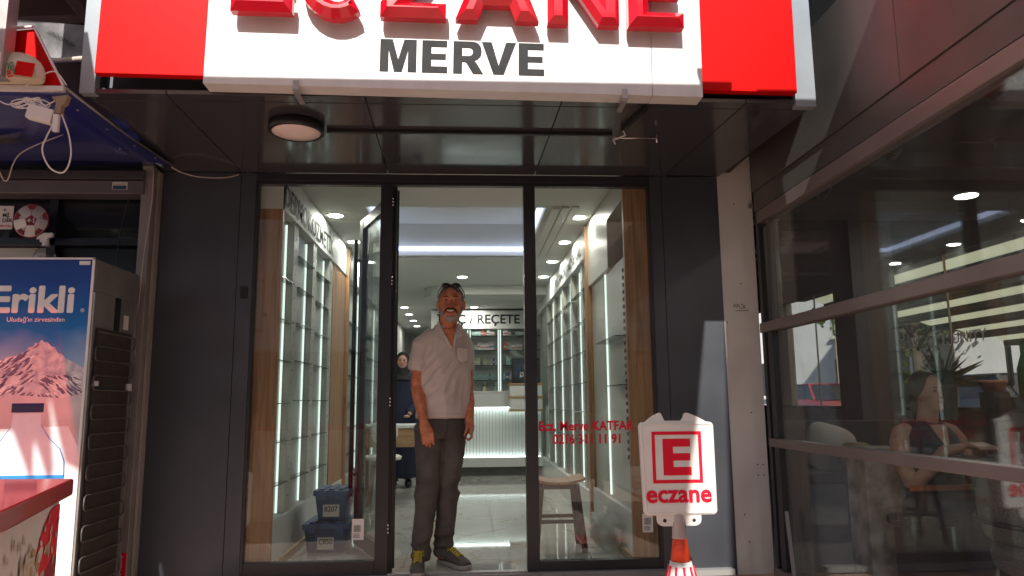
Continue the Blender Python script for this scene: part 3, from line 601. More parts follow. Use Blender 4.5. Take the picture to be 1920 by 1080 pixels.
# crates
def crate(x0, x1, y0, y1, z0, z1, txt, label):
    o = thing('storage_crate', ((x0 + x1) / 2, (y0 + y1) / 2, z0), label, 'crate', 'blue lidded crates on the shop floor'); t_ = .02
    MB().hexa([(x0 + t_, y0 + t_, z0), (x1 - t_, y0 + t_, z0), (x1 - t_, y1 - t_, z0), (x0 + t_, y1 - t_, z0)], [(x0, y0, z1 - .05), (x1, y0, z1 - .05), (x1, y1, z1 - .05), (x0, y1, z1 - .05)]).build('body', 'crate', o, .006)
    B(x0 - .012, x1 + .012, y0 - .012, y1 + .012, z1 - .0495, z1 - .012).build('lid', 'cratel', o, .005)
    for k in range(3): a = x0 + (x1 - x0) * (.12 + .3 * k); B(a, a + (x1 - x0) * .16, y0 - .004, y1 - .02, z1 - .0115, z1).build('lid_rib', 'cratel', o, .003)
    for xx in (x0 + .02, x1 - .08): B(xx, xx + .06, y0 - .02, y0 - .0125, z1 - .075, z1 - .02).build('clip', 'cratel', o, .003)
    xm = (x0 + x1) / 2; zt = z0 + (z1 - z0) * .28
    B(xm - .055, xm + .055, y0 + .004, y0 + .010, zt - .035, zt + .045).build('paper_label', 'label', o)
    text(txt, (xm, y0 + .0035, zt), XV, ZV, .034, .09, .015, align='C').build('lettering', 'inkb', o)
crate(-1.11, -.82, .66, 1.05, .001, .205, 'C850', 'larger blue crate marked C850 on the floor behind the left window')
crate(-1.05, -.83, .70, 1.00, .207, .42, '8207', 'smaller blue crate marked 8207 stacked on the C850 crate')
# plastic bags
for (x, y, r, lb) in ((1.02, 1.02, .13, 'crumpled white plastic bag by the right baseboard, further from the window'), (.99, .62, .15, 'crumpled white plastic bag by the right baseboard, nearest the window')):
    b_ = MB().ell((0, 0, r), (r * .85, r * 1.1, r), 28, 20)
    for i, p in enumerate(b_.v):
        nz = noise.noise(p * 14 + Vector((x, y, 0)) * 9) * .75 + noise.noise(p * 34) * .22; q = Vector((p.x, p.y, p.z - r)) * (1 + nz); q.z = max(q.z + r, .003) * .72; b_.v[i] = q + Vector((x, y, 0))
    tag(b_.build('plastic_bag', 'bag'), lb, 'plastic bag')

exec_parts = []
# ================================================================== people
def wrinkle(mb, amp, sc3, seed=0, mask=None):
    for i, p in enumerate(mb.v):
        q = Vector((p.x * sc3[0], p.y * sc3[1], p.z * sc3[2])) + Vector((seed, 0, 0))
        n_ = noise.noise(q); n2 = noise.noise(q * 2.3 + Vector((5, 1, 3)))
        k = 1.0 if mask is None else mask(p)
        mb.v[i] = p + mb.n[i] * amp * k * ((1 - abs(n_) * 2.4) + .4 * n2)
    return mb
def finger(mb, a, b_, c_, d_, r): mb.tube([a, b_, c_, d_], [r, r * .95, r * .85, r * .6], 8)
# --- the man in the doorway
by = radians(14); FX = Vector((sin(by), -cos(by), 0)); SX = Vector((cos(by), sin(by), 0))   # his front, his left
body = MB()
hc = Vector((-.108, .075, 1.622))
body.ell(hc + Vector((0, .012, .018)), (.078, .096, .100), 22, 16)                 # skull
body.ell(hc + Vector((0, -.018, -.045)), (.067, .072, .080), 18, 12)              # face
body.ell(hc + Vector((.003, -.045, -.098)), (.040, .040, .030), 14, 10)             # chin
body.loft([(hc + Vector((0, -.083, .02)), (.008, 0, 0), (0, 0, .004)), (hc + Vector((.001, -.098, -.010)), (.012, 0, 0), (0, .010, .006)), (hc + Vector((.001, -.108, -.026)), (.0175, 0, 0), (0, .016, .008)), (hc + Vector((.001, -.09, -.036)), (.012, 0, 0), (0, .01, .004))], 10)
for s_ in (-1, 1):
    body.ell(hc + Vector((s_ * .036, -.074, -.028)), (.020, .014, .017), 10, 8)      # cheeks
    body.ell(hc + Vector((s_ * .034, -.078, .028)), (.026, .012, .008), 10, 8)       # brow ridge
    body.ell(hc + Vector((s_ * .083, .012, -.010)), (.011, .020, .034), 10, 8, rot=Matrix.Rotation(s_ * .25, 4, 'Z').to_euler())
body.tube([(-.118, .10, 1.58), (-.125, .12, 1.50), (-.13, .14, 1.42)], [.056, .058, .075], 16)
body.loft([((-.135, .15, 1.43), SX * .10, FX * .06), ((-.145, .16, 1.38), SX * .17, FX * .095), ((-.15, .16, 1.24), SX * .16, FX * .11), ((-.155, .17, 1.05), SX * .145, FX * .11), ((-.165, .17, .92), SX * .148, FX * .105), ((-.165, .17, .84), SX * .14, FX * .10)], 20)
sR = Vector((-.293, .10, 1.365)); eR = Vector((-.320, .11, 1.10)); wR = Vector((-.272, .01, .895))
sL = Vector((-.022, .20, 1.37)); eL = Vector((-.004, .24, 1.08)); wL = Vector((.012, .13, .875))
body.tube([sR, sR.lerp(eR, .5), eR], [.058, .050, .042], 14); body.tube([eR, eR.lerp(wR, .35), wR], [.042, .043, .027], 14)
body.tube([sL, sL.lerp(eL, .5), eL], [.056, .048, .040], 14); body.tube([eL, eL.lerp(wL, .35), wL], [.040, .042, .027], 14)
# right hand (image left), back of the hand to the viewer, fingers down
kn = Vector((-.248, -.012, .815))
body.loft([(wR, (.027, 0, 0), (0, .019, 0)), (wR.lerp(kn, .5), (.038, .006, 0), (0, .018, 0)), (kn, (.042, .008, 0), (0, .015, 0)), (kn + Vector((.003, 0, -.012)), (.038, .006, 0), (0, .010, 0))], 14)
for k, (dx, ln) in enumerate(((-.031, .066), (-.010, .080), (.012, .084), (.033, .072))):
    a = kn + Vector((dx, .0, .0)); finger(body, a, a + Vector((.004, -.004, -ln * .45)), a + Vector((.006, .002, -ln * .78)), a + Vector((.007, .010, -ln * 1.05)), .0093)
finger(body, wR + Vector((.022, -.004, -.030)), wR + Vector((.050, -.012, -.055)), wR + Vector((.060, -.012, -.085)), wR + Vector((.060, -.006, -.105)), .0105)
# left hand (image right) closed round a phone
kn2 = Vector((.012, .10, .82))
body.loft([(wL, (.026, 0, 0), (0, .020, 0)), (wL.lerp(kn2, .5), (.030, .0, 0), (0, .030, 0)), (kn2, (.026, 0, 0), (0, .036, 0)), (kn2 + Vector((0, 0, -.015)), (.020, 0, 0), (0, .030, 0))], 14)
for k in range(4):
    a = kn2 + Vector((.008, -.030 + .019 * k, -.010)); finger(body, a, a + Vector((.004, 0, -.028)), a + Vector((-.018, -.004, -.044)), a + Vector((-.038, -.006, -.030 + .002 * k)), .0092)
finger(body, wL + Vector((-.010, -.022, -.02)), wL + Vector((-.022, -.040, -.045)), wL + Vector((-.030, -.040, -.070)), wL + Vector((-.036, -.030, -.088)), .0105)
# legs
hR, kR, aR = Vector((-.245, .15, .86)), Vector((-.248, .10, .49)), Vector((-.290, .12, .09))
hL, kL, aL = Vector((-.095, .19, .86)), Vector((-.118, .16, .49)), Vector((-.158, .23, .09))
for h_, k2, a_ in ((hR, kR, aR), (hL, kL, aL)): body.tube([h_, h_.lerp(k2, .5), k2, k2.lerp(a_, .4), a_, a_ - Vector((0, 0, .05))], [.078, .066, .050, .050, .034, .04], 14)
mb_ = blob(body, .0052, 4)
man = mb_.build('person', 'skin', None, origin=(-.17, .15, 0)); tag(man, 'smiling grey haired man in a beige polo standing in the open doorway', 'person')
# hair: cap over the skull with a cut front
hair = MB().ell(hc + Vector((0, .022, .028)), (.083, .098, .098), 24, 18)
hb = blob(hair, .006, 1); keep = []
hb.v = [p + n_ * (.003 * noise.noise(p * 120)) for p, n_ in zip(hb.v, hb.n)]
def hairok(p):
    q = p - hc; front = q.y < -.035
    if q.z > .062 - (.0 if front else .02) * 1: return True
    if q.y > -.035 and q.z > .005: return True
    return q.y > .02 and q.z > -.07
hb.f = [f for f in hb.f if all(hairok(hb.v[i]) for i in f)]; hb.sm = [True] * len(hb.f)
hb.build('hair', 'hairg', man)
# beard, moustache, brows, eyes, mouth, glasses
bd = MB().ell(hc + Vector((.003, -.052, -.101)), (.040, .039, .028), 16, 10)
for s_ in (-1, 1): bd.tube([hc + Vector((s_ * .034, -.072, -.085)), hc + Vector((s_ * .060, -.038, -.060)), hc + Vector((s_ * .073, -.004, -.025))], [.014, .012, .010], 8)
bb = blob(bd, .004, 3); bb.build('beard', 'beard', man)
ms = MB()
for s_ in (-1, 1): ms.tube([hc + Vector((.001, -.100, -.041)), hc + Vector((s_ * .017, -.096, -.042)), hc + Vector((s_ * .032, -.085, -.050)), hc + Vector((s_ * .039, -.078, -.066))], [.0050, .0055, .0045, .003], 8)
ms.build('moustache', 'dark', man)
mo = MB()
for s_ in (-1, 1): mo.tube([hc + Vector((0, -.092, -.064)), hc + Vector((s_ * .016, -.089, -.061)), hc + Vector((s_ * .031, -.078, -.050))], [.0105, .0095, .003], 8)
mo.build('mouth', 'lip', man)
te = MB()
for s_ in (-1, 1): te.tube([hc + Vector((0, -.1005, -.058)), hc + Vector((s_ * .014, -.0965, -.056)), hc + Vector((s_ * .026, -.086, -.050))], [.0052, .0045, .002], 8)
te.build('teeth', 'teeth', man)
for s_ in (-1, 1):
    e_ = hc + Vector((s_ * .031, -.0775, .012))
    MB().ell(e_, (.0125, .009, .0058), 12, 8).build('eye', 'eyew', man); MB().ell(e_ + Vector((.001, -.0075, .001)), (.0055, .003, .0052), 10, 6).build('iris', 'iris', man)
    MB().tube([e_ + Vector((-.020, .000, .017)), e_ + Vector((0, -.009, .024)), e_ + Vector((.020, .000, .018))], [.0028, .0042, .0028], 8).build('eyebrow', 'dark', man)
    MB().tube([e_ + Vector((-.015, -.002, .003)), e_ + Vector((0, -.0085, .0075)), e_ + Vector((.015, -.002, .003))], .0030, 6).build('eyelid', 'skin', man)
    MB().tube([e_ + Vector((-.014, -.003, -.004)), e_ + Vector((0, -.0075, -.0075)), e_ + Vector((.014, -.003, -.004))], .0028, 6).build('eyelid', 'skin', man)
    MB().tube([hc + Vector((s_ * .020, -.092, -.022)), hc + Vector((s_ * .036, -.086, -.036)), hc + Vector((s_ * .046, -.073, -.060))], [.002, .004, .003], 6).build('smile_fold', 'skin', man)
gl = MB()
for s_ in (-1, 1):
    gl.ell(hc + Vector((s_ * .032, -.035, .112)), (.030, .016, .020), 14, 8, rot=Matrix.Rotation(-.7, 4, 'X').to_euler())
    gl.tube([hc + Vector((s_ * .06, -.03, .105)), hc + Vector((s_ * .083, .0, .075)), hc + Vector((s_ * .086, .05, .045))], .0035, 6)
gl.tube([hc + Vector((-.01, -.045, .115)), hc + Vector((.01, -.045, .115))], .004, 6)
gl.build('sunglasses', 'black', man)
MB().ell(hc + Vector((.088, 0, -.038)), (.004, .004, .005), 8, 6).build('ear_stud', 'chrome', man)
# polo shirt
sh = MB()
sh.loft([((-.125, .135, 1.492), SX * .064, FX * .058), ((-.13, .145, 1.462), SX * .11, FX * .072), ((-.14, .155, 1.425), SX * .155, FX * .092), ((-.148, .16, 1.36), SX * .176, FX * .112), ((-.15, .16, 1.25), SX * .166, FX * .128), ((-.152, .165, 1.12), SX * .156, FX * .130), ((-.158, .17, 1.0), SX * .158, FX * .126), ((-.166, .17, .93), SX * .160, FX * .124), ((-.168, .17, .905), SX * .161, FX * .124)], 28)
sh.tube([(-.225, .12, 1.425), sR + Vector((0, 0, -.005)), Vector((-.308, .105, 1.245)), Vector((-.312, .105, 1.205))], [.050, .062, .060, .059], 18)
sh.tube([(-.07, .19, 1.425), sL + Vector((0, 0, -.005)), Vector((-.014, .215, 1.245)), Vector((-.012, .22, 1.205))], [.048, .056, .054, .053], 18)
sb = blob(sh, .0065, 5)
def wm(p): return (.35 + 1.0 * max(0, min(1, (1.36 - p.z) / .25))) * max(.25, min(1, (p.z - .90) / .08))
sb = wrinkle(sb, .013, (9, 9, 3.6), 1, wm)
for i, p in enumerate(sb.v):   # diagonal pulls from the chest to the waist
    u = (p.x + .35) * .9 + (p.z - 1.0) * -.75; ph = sin(u * 85 + 4 * noise.noise(p * 6)); m_ = max(0, 1 - abs(p.z - 1.16) / .22) * max(0, min(1, (-.04 - p.x) / .06, (p.x + .31) / .05))
    sb.v[i] = p + sb.n[i] * .0085 * (abs(ph) ** .7 * (1 if ph > 0 else -1)) * m_
    if p.z < .93: sb.v[i] = sb.v[i] + sb.n[i] * .004
sb.build('polo_shirt', 'shirt', man)
# open V of the neck: skin wedge, collar and placket
cc = Vector((-.118, .075, 1.40)) 
MB().add([(-.165, .062, 1.462), (-.075, .072, 1.462), (-.094, .0325, 1.340), (-.120, .047, 1.455)], [(0, 3, 2), (3, 1, 2)], True).add([(-.165, .062, 1.462), (-.120, .047, 1.455), (-.075, .072, 1.462), (-.12, .10, 1.49)], [(0, 1, 3), (1, 2, 3)], True).build('open_neck', 'skin', man)
def flap(pts, th=.006): 
    a = [Vector(p) for p in pts]; b2 = [p + Vector((.001, -th, .003)) for p in a]; k = len(a)
    return MB().add(a + b2, [tuple(range(k)), tuple(range(2 * k - 1, k - 1, -1))] + [(i, (i + 1) % k, (i + 1) % k + k, i + k) for i in range(k)])
flap([(-.186, .085, 1.505), (-.172, .060, 1.470), (-.150, .038, 1.425), (-.165, .034, 1.405), (-.214, .052, 1.420), (-.208, .090, 1.475)]).build('collar', 'shirt', man, .002)
flap([(-.062, .100, 1.500), (-.066, .066, 1.465), (-.086, .036, 1.412), (-.070, .038, 1.395), (-.030, .066, 1.42), (-.040, .11, 1.475)]).build('collar', 'shirt', man, .002)
MB().tube([(-.206, .105, 1.478), (-.16, .19, 1.50), (-.10, .20, 1.505), (-.045, .125, 1.478)], [.012, .016, .016, .012], 8).build('collar_stand', 'shirt', man)
flap([(-.160, .043, 1.44), (-.097, .028, 1.335), (-.108, .0265, 1.325), (-.172, .046, 1.425)], .004).build('placket', 'shirt', man)
flap([(-.084, .040, 1.43), (-.094, .029, 1.335), (-.088, .031, 1.300), (-.074, .036, 1.41)], .004).build('placket', 'shirt', man)
flap([(-.068, .037, 1.335), (-.006, .058, 1.33), (-.004, .058, 1.262), (-.034, .042, 1.245), (-.066, .036, 1.262)], .003).build('chest_pocket', 'shirt', man)
# trousers
tr = MB()
tr.loft([((-.168, .17, .955), SX * .148, FX * .108), ((-.168, .17, .90), SX * .152, FX * .110), ((-.168, .17, .84), SX * .156, FX * .112), ((-.17, .17, .78), SX * .150, FX * .105)], 22)
for h_, k2, a_ in ((hR, kR, aR), (hL, kL, aL)): tr.tube([h_ + Vector((0, 0, .0)), h_.lerp(k2, .45), k2 + Vector((0, 0, .04)), k2.lerp(a_, .3), k2.lerp(a_, .75), a_ + Vector((0, -.005, -.035))], [.090, .084, .068, .066, .057, .056], 18)
tb = blob(tr, .0065, 4)
def tm(p): 
    return .4 + 1.3 * math.exp(-((p.z - .47) / .07) ** 2) + 1.5 * math.exp(-((p.z - .14) / .07) ** 2) + .7 * math.exp(-((p.z - .82) / .05) ** 2)
tb = wrinkle(tb, .007, (6, 6, 16), 3, tm); tb.build('trousers', 'pants', man)
MB().loft([((-.167, .17, .925), SX * .153, FX * .113), ((-.167, .17, .895), SX * .154, FX * .114)], 28, False).build('belt', 'dark', man)
MB().tube([(-.124, .049, .90), (-.122, .048, .83), (-.15, .060, .79)], .003, 6).build('fly_seam', 'pants', man)
# shoes
def shoe(heel, dirv, ln=.285):
    dv = Vector(dirv).normalized(); sv = Vector((-dv.y, dv.x, 0)); up = MB(); H0 = Vector(heel)
    prof = [(0, .030, .045, .055), (.05, .036, .060, .062), (.12, .038, .052, .050), (.18, .044, .042, .038), (.24, .045, .034, .028), (.275, .032, .028, .018)]
    up.loft([(H0 + dv * t + ZV * (z0), sv * w_, ZV * h_) for t, w_, z0, h_ in prof], 16)
    up.tube([H0 + dv * .055 + ZV * .06, H0 + dv * .045 + ZV * .125], [.045, .042], 14)
    ub_ = blob(up, .006, 3); ub_.v = [Vector((p.x, p.y, max(p.z, .014))) for p in ub_.v]; s1 = ub_.build('shoe', 'shoe', man)
    so_ = MB().prism([(t, s_ * w_) for t, w_ in ((-.022, .020), (0, .034), (.06, .037), (.12, .037), (.19, .046), (.25, .044), (.288, .022)) for s_ in (1,)] + [(t, -w_) for t, w_ in ((.288, .022), (.25, .044), (.19, .046), (.12, .037), (.06, .037), (0, .034), (-.022, .020))], H0 + ZV * .001, dv, sv, (0, 0, .026))
    so_.build('sole', 'sole', s1, .005)
    lc = MB()
    for k in range(6):
        t = .098 + .019 * k; zc = .116 - .0068 * k
        lc.tube([H0 + dv * t + sv * .024 + ZV * (zc - .012), H0 + dv * (t + .004) + ZV * (zc + .002), H0 + dv * (t + .012) - sv * .024 + ZV * (zc - .012)], .0032, 6)
        lc.tube([H0 + dv * t - sv * .024 + ZV * (zc - .012), H0 + dv * (t + .004) + ZV * (zc + .003), H0 + dv * (t + .012) + sv * .024 + ZV * (zc - .012)], .0032, 6)
    for s_ in (-1, 1): lc.tube([H0 + dv * .10 + ZV * .108, H0 + dv * .10 + sv * s_ * .03 + ZV * .118, H0 + dv * .115 + sv * s_ * .035 + ZV * .09, H0 + dv * .105 + ZV * .106], .003, 6)
    lc.build('laces', 'lace', s1)
shoe((-.300, .155, 0), (.02, -1, 0)); shoe((-.170, .275, 0), (.62, -.80, 0))
ph = MB().box(-.004, .004, -.030, .030, -.045, .045).xf(Matrix.Translation((-.008, .085, .80)) @ Matrix.Rotation(.35, 4, 'Y') @ Matrix.Rotation(.3, 4, 'X'))
o = thing('phone', (-.008, .085, .78), 'small dark phone with shiny edge held in the left hand of the man', 'phone'); ph.build('body', 'cargl', o, .003)
MB().box(-.0050, -.0041, -.028, .028, -.042, .042).xf(Matrix.Translation((-.008, .085, .80)) @ Matrix.Rotation(.35, 4, 'Y') @ Matrix.Rotation(.3, 4, 'X')).build('screen', 'black', o)

# --- woman with headscarf behind the desk
wb = MB(); wc = Vector((-.80, 4.55, 1.50))
wb.ell(wc, (.068, .085, .095), 18, 12); wb.ell(wc + Vector((0, -.02, -.05)), (.05, .06, .055), 14, 10); wb.ell(wc + Vector((0, -.087, -.015)), (.011, .014, .018), 8, 6)
wb.tube([wc + Vector((0, .01, -.05)), wc + Vector((0, .02, -.17))], .05, 12); wb.loft([((-.8, 4.58, 1.33), (.14, 0, 0), (0, .08, 0)), ((-.8, 4.58, 1.1), (.15, 0, 0), (0, .1, 0)), ((-.8, 4.58, .8), (.16, 0, 0), (0, .12, 0))], 16)
for s_ in (-1, 1):
    wb.tube([(-.8 + s_ * .15, 4.56, 1.30), (-.8 + s_ * .20, 4.50, 1.02), (-.8 + s_ * .10, 4.33, .86)], [.045, .04, .028], 12); wb.ell((-.8 + s_ * .08, 4.28, .84), (.04, .05, .02)); wb.tube([(-.8 + s_ * .08, 4.58, .8), (-.8 + s_ * .08, 4.58, .4), (-.8 + s_ * .08, 4.6, .06)], [.08, .055, .04], 12)
wo = blob(wb, .009, 3).build('person', 'skinf', None, origin=(-.8, 4.58, 0)); tag(wo, 'woman in black headscarf and navy coat standing behind the desk', 'person')
sf_ = blob(MB().ell(wc + Vector((0, .03, .015)), (.088, .095, .112), 18, 12).tube([wc + Vector((0, .02, -.06)), wc + Vector((0, .02, -.17)), wc + Vector((0, .02, -.23))], [.085, .10, .15], 16), .009, 2); sf_.build('headscarf', 'scarf', wo)
ct_ = blob(MB().loft([((-.8, 4.58, 1.36), (.12, 0, 0), (0, .09, 0)), ((-.8, 4.58, 1.30), (.19, 0, 0), (0, .12, 0)), ((-.8, 4.58, 1.0), (.20, 0, 0), (0, .14, 0)), ((-.8, 4.58, .5), (.24, 0, 0), (0, .18, 0)), ((-.8, 4.58, .12), (.26, 0, 0), (0, .20, 0))], 20).tube([(-.95, 4.56, 1.28), (-1.0, 4.5, 1.02), (-.90, 4.36, .87)], [.065, .058, .045], 12).tube([(-.65, 4.56, 1.28), (-.60, 4.5, 1.02), (-.70, 4.36, .87)], [.065, .058, .045], 12), .012, 2)
wrinkle(ct_, .008, (6, 6, 2), 4).build('coat', 'navyc', wo)
for s_ in (-1, 1):
    MB().ell(wc + Vector((s_ * .026, -.083, .012)), (.010, .006, .005), 8, 6).build('eye', 'iris', wo); MB().tube([wc + Vector((s_ * .012, -.084, .028)), wc + Vector((s_ * .04, -.078, .028))], .003, 6).build('eyebrow', 'dark', wo)
    MB().ell((-.8 + s_ * .09, 4.50, .05), (.045, .12, .05), 12, 8).build('shoe', 'black', wo)
MB().ell(wc + Vector((0, -.082, -.048)), (.018, .006, .005), 8, 6).build('lips', 'lip', wo)

# ================================================================== left: kiosk
kb = thing('kiosk', (-2.5, 0, 0), 'dark kiosk window wall with navy frames behind the drinks fridge', 'kiosk')
B(-4.2, -1.94, .12, .3, -.05, 2.45).build('wall', 'navy', kb); B(-4.2, -2.02, .06, .119, 1.99, 2.30).build('upper_pane', 'cargl', kb)
B(-2.60, -2.55, .02, .11, 1.2, 2.3).build('window_post', 'navy', kb); B(-4.2, -2.02, .02, .11, 1.985, 2.03).build('transom', 'navy', kb); B(-2.54, -2.03, .09, .119, 1.2, 1.98).build('lower_pane', 'sash', kb)
B(-4.2, -2.605, .09, .119, 1.2, 1.98).build('lower_pane', 'cream', kb)
sx = thing('roller_shutter', (-2.6, -.06, 2.27), 'closed grey roller shutter box above the kiosk window with small blue sticker', 'shutter')
MB().prism([(0, 2.365), (.02, 2.42), (.06, 2.445), (.16, 2.447), (.16, 2.365)], (-4.2, -.14, 0), YV, ZV, (2.22, 0, 0)).build('upper_cover', 'sbox', sx); B(-4.2, -1.98, -.12, .02, 2.275, 2.358).build('lower_cover', 'sbox', sx, .004)
B(-2.165, -2.075, -.1215, -.1201, 2.30, 2.348).build('sticker', 'label', sx); B(-2.16, -2.08, -.1222, -.1216, 2.302, 2.325).build('sticker_print', mat('blue_print', (.02, .09, .2), .5), sx)
for k in range(3): text(('IIIIIII II', 'III III IIII', 'IIII II III')[k], (-2.157, -.1223, 2.328 + .006 * k - .02 * (k == 2)), XV, ZV, .003, .07).build('sticker_print', 'ink', sx)
rl = thing('shutter_rail', (-1.96, -.02, 0), 'grey vertical shutter guide rail beside the left dark pillar', 'rail')
MB().box(-2.0, -1.935, -.10, .0, -.05, 2.46).build('guide_rail', 'rail', rl, .003); B(-1.932, -1.918, -.05, .05, -.05, 2.44).build('wall_edge', 'concrete', rl)
o = thing('poster', (-1.965, -.105, .1), 'narrow red and white vertical sticker low on the shutter rail', 'sticker'); B(-1.998, -1.94, -.105, -.1005, .03, .17).build('sheet', 'redv', o)
text('ÖZEN K', (-1.975, -.1055, .16), -ZV, XV, .014, .12, .02).build('lettering', 'wht', o); text('0 530', (-1.993, -.1055, .15), -ZV, XV, .010, .09, .01).build('lettering', 'wht', o)
# blue soffit of the kiosk canopy: warped sheet
bsf = MB(); NX, NY = 14, 10
for i in range(NX + 1):
    for j in range(NY + 1):
        u, v = i / NX, j / NY; xr = -1.79 - .045 * v; x = -4.2 + (xr + 4.2) * u; y = -.16 - 1.14 * v
        z = 2.438 + .008 * sin(u * 9) * v - .018 * sin(v * 3.1) * (1.3 + .5 * sin(u * 14)); bsf.v.append(Vector((x, y, z)))
for i in range(NX):
    for j in range(NY): a = i * (NY + 1) + j; bsf.f.append((a, a + NY + 1, a + NY + 2, a + 1)); bsf.sm.append(True)
kc = thing('kiosk_canopy', (-2.6, -.7, 2.4), 'glossy dark blue metal canopy sheet with a torn hole over the kiosk', 'canopy')
bsf.build('blue_sheet', 'blue', kc).modifiers.new('s', 'SOLIDIFY').thickness = .006
B(-4.2, -1.835, -1.315, -1.295, 2.415, 2.44).build('front_edge', 'wht', kc, .002)
MB().tube([(-1.835, -1.3, 2.437), (-1.81, -.75, 2.42), (-1.79, -.17, 2.437)], .006, 6).build('side_edge', 'steel', kc)
hl = MB().prism([(-.26, .01), (-.18, .05), (-.08, .055), (.02, .03), (.10, -.01), (.02, -.035), (-.1, -.05), (-.22, -.04)], (-2.44, -.70, 2.392), XV, YV, (0, 0, .002)); hl.build('torn_hole', 'black', kc)
for p in ((-1.95, -1.1), (-1.93, -.85), (-1.90, -.6), (-1.87, -.4), (-2.0, -.55)): MB().lathe((p[0] + .07, p[1], 2.412), [(.006, 0), (.006, -.004)], 8).build('rivet', 'steel', kc)
# steel post, red box sign and cream lamp dome
o = thing('steel_post', (-2.15, -1.38, 2.42), 'grey galvanised steel post with a barcode sticker at the top left corner', 'post'); B(-2.17, -2.047, -1.42, -1.34, 2.44, 3.5).build('post', 'steel', o, .004)
B(-2.092, -2.054, -1.4215, -1.4205, 2.46, 2.545).build('sticker', 'label', o)
bc = MB()
for k in range(14): bc.box(-2.087, -2.069, -1.4226, -1.4216, 2.468 + k * .005, 2.4705 + k * .005)
bc.build('barcode', 'ink', o)
o = thing('red_box_sign', (-2.0, -1.32, 2.43), 'red triangular end of a box sign with white edging above the kiosk', 'sign')
MB().prism([(-2.16, 2.44), (-1.845, 2.44), (-1.995, 2.72), (-2.16, 2.70)], (0, -1.30, 0), XV, ZV, (0, .03, 0)).build('red_side', 'red', o)
MB().beam((-1.838, -1.312, 2.44), (-1.992, -1.312, 2.726), .008, .012, up=(0, 1, 0)).build('edge_strip', 'wht', o); MB().beam((-1.992, -1.312, 2.726), (-2.16, -1.312, 2.706), .008, .012, up=(0, 1, 0)).build('edge_strip', 'wht', o)
o = thing('bulkhead_lamp', (-2.06, -1.36, 2.44), 'glossy cream dome light with red and green lettering beside the steel post', 'lamp')
dm = MB().ell((-2.04, -1.34, 2.47), (.135, .05, .115), 26, 16); dm.v = [Vector((p.x, p.y, max(p.z, 2.442))) for p in dm.v]; dm.build('dome', 'warm', o)
B(-2.005, -1.925, -1.3965, -1.3945, 2.45, 2.515).xf(Matrix.Translation((-1.98, 0, 2.48)) @ Matrix.Rotation(.15, 4, 'Y') @ Matrix.Translation((1.98, 0, -2.48))).build('red_label', 'red', o)
text('SEÇ', (-2.038, -1.399, 2.505), Vector((.25, 0, -1)), Vector((1, 0, .25)), .026, .055, .02).build('lettering', mat('green_print', (.02, .18, .06), .5), o)
text('al', (-2.036, -1.3995, 2.470), Vector((.25, 0, -1)), Vector((1, 0, .25)), .022, .035, .02).build('lettering', 'redv', o)
# tarpaulin undersides above the kiosk
o = thing('tarpaulin_roof', (-2.0, -.9, 2.8), 'dark trestle roof with printed white tarpaulins sagging over the kiosk', 'roof')
MB().add([(-2.35, -.9, 2.98), (-1.78, -.9, 2.94), (-1.86, -.9, 2.76), (-2.3, -.9, 2.78), (-2.35, -.4, 3.05), (-1.8, -.4, 3.0)], [(0, 1, 2, 3), (0, 4, 5, 1)]).build('tarpaulin', mat('grey_tarp', (.30, .29, .30), .7, var=.8, scale=5, bump=.5, bscale=5), o)
text('METALCONST', (-2.02, -.905, 2.845), Vector((-1, 0, .55)), Vector((-.55, 0, -1)), .019, .165, 0).build('lettering', 'ink', o)
for a, b_, w_ in (((-2.4, -.85, 2.98), (-1.78, -.85, 3.02), .05), ((-2.1, -.95, 3.15), (-1.80, -.85, 2.74), .045), ((-2.35, -.8, 2.86), (-1.78, -.8, 2.78), .03)): MB().beam(a, b_, w_, w_).build('beam', 'tex', o)
MB().tube([(-2.2, -1.0, 2.70), (-1.95, -1.0, 2.72), (-1.80, -1.0, 2.735), (-1.77, -1.0, 2.73)], [.008, .014, .016, .006], 8).build('torn_board_edge', mat('torn_foam', (.6, .5, .42), .9, bump=.6, bscale=60), o)
B(-4, -1.76, -.4, -.38, 2.5, 3.6).build('back_board', 'tex', o)
# cables
def cable(pts, r, m, label, sub=5):
    P0 = [Vector(p) for p in pts]; out = []
    for i in range(len(P0) - 1):
        a, b2, c2, d2 = P0[max(i - 1, 0)], P0[i], P0[i + 1], P0[min(i + 2, len(P0) - 1)]
        for k in range(sub):
            t = k / sub; out.append(.5 * ((2 * b2) + (-a + c2) * t + (2 * a - 5 * b2 + 4 * c2 - d2) * t * t + (-a + 3 * b2 - 3 * c2 + d2) * t ** 3))
    out.append(P0[-1]); return tag(MB().tube(out, r, 7).build('cable', m), label, 'cable')
cable([(-1.845, -1.32, 2.30), (-1.885, -1.32, 2.20), (-1.90, -1.32, 2.13), (-1.86, -1.32, 2.05), (-1.80, -1.32, 2.03), (-1.775, -1.32, 2.10), (-1.79, -1.32, 2.20), (-1.83, -1.32, 2.30)], .0035, 'cablew', 'white cable hanging in a loop below the junction box under the blue canopy')
cable([(-1.80, -.17, 2.43), (-1.74, -.16, 2.40), (-1.65, -.12, 2.385), (-1.52, -.06, 2.40), (-1.44, -.03, 2.43)], .0035, 'cable', 'thin cream cable sagging from the blue canopy to the dark pillar top')
cable([(-1.925, -.12, 2.44), (-1.925, -.12, 2.2), (-1.95, -.12, 1.9), (-1.96, -.12, 1.6), (-1.975, -.12, 1.38), (-1.975, -.12, 1.34)], .0035, 'cable', 'cream cable hanging straight down the shutter rail to a small plug')
cable([(-1.82, -1.32, 2.44), (-1.87, -1.33, 2.50), (-1.93, -1.34, 2.47), (-1.99, -1.34, 2.42)], .003, 'cablew', 'short white cable bent over the red box sign edge')
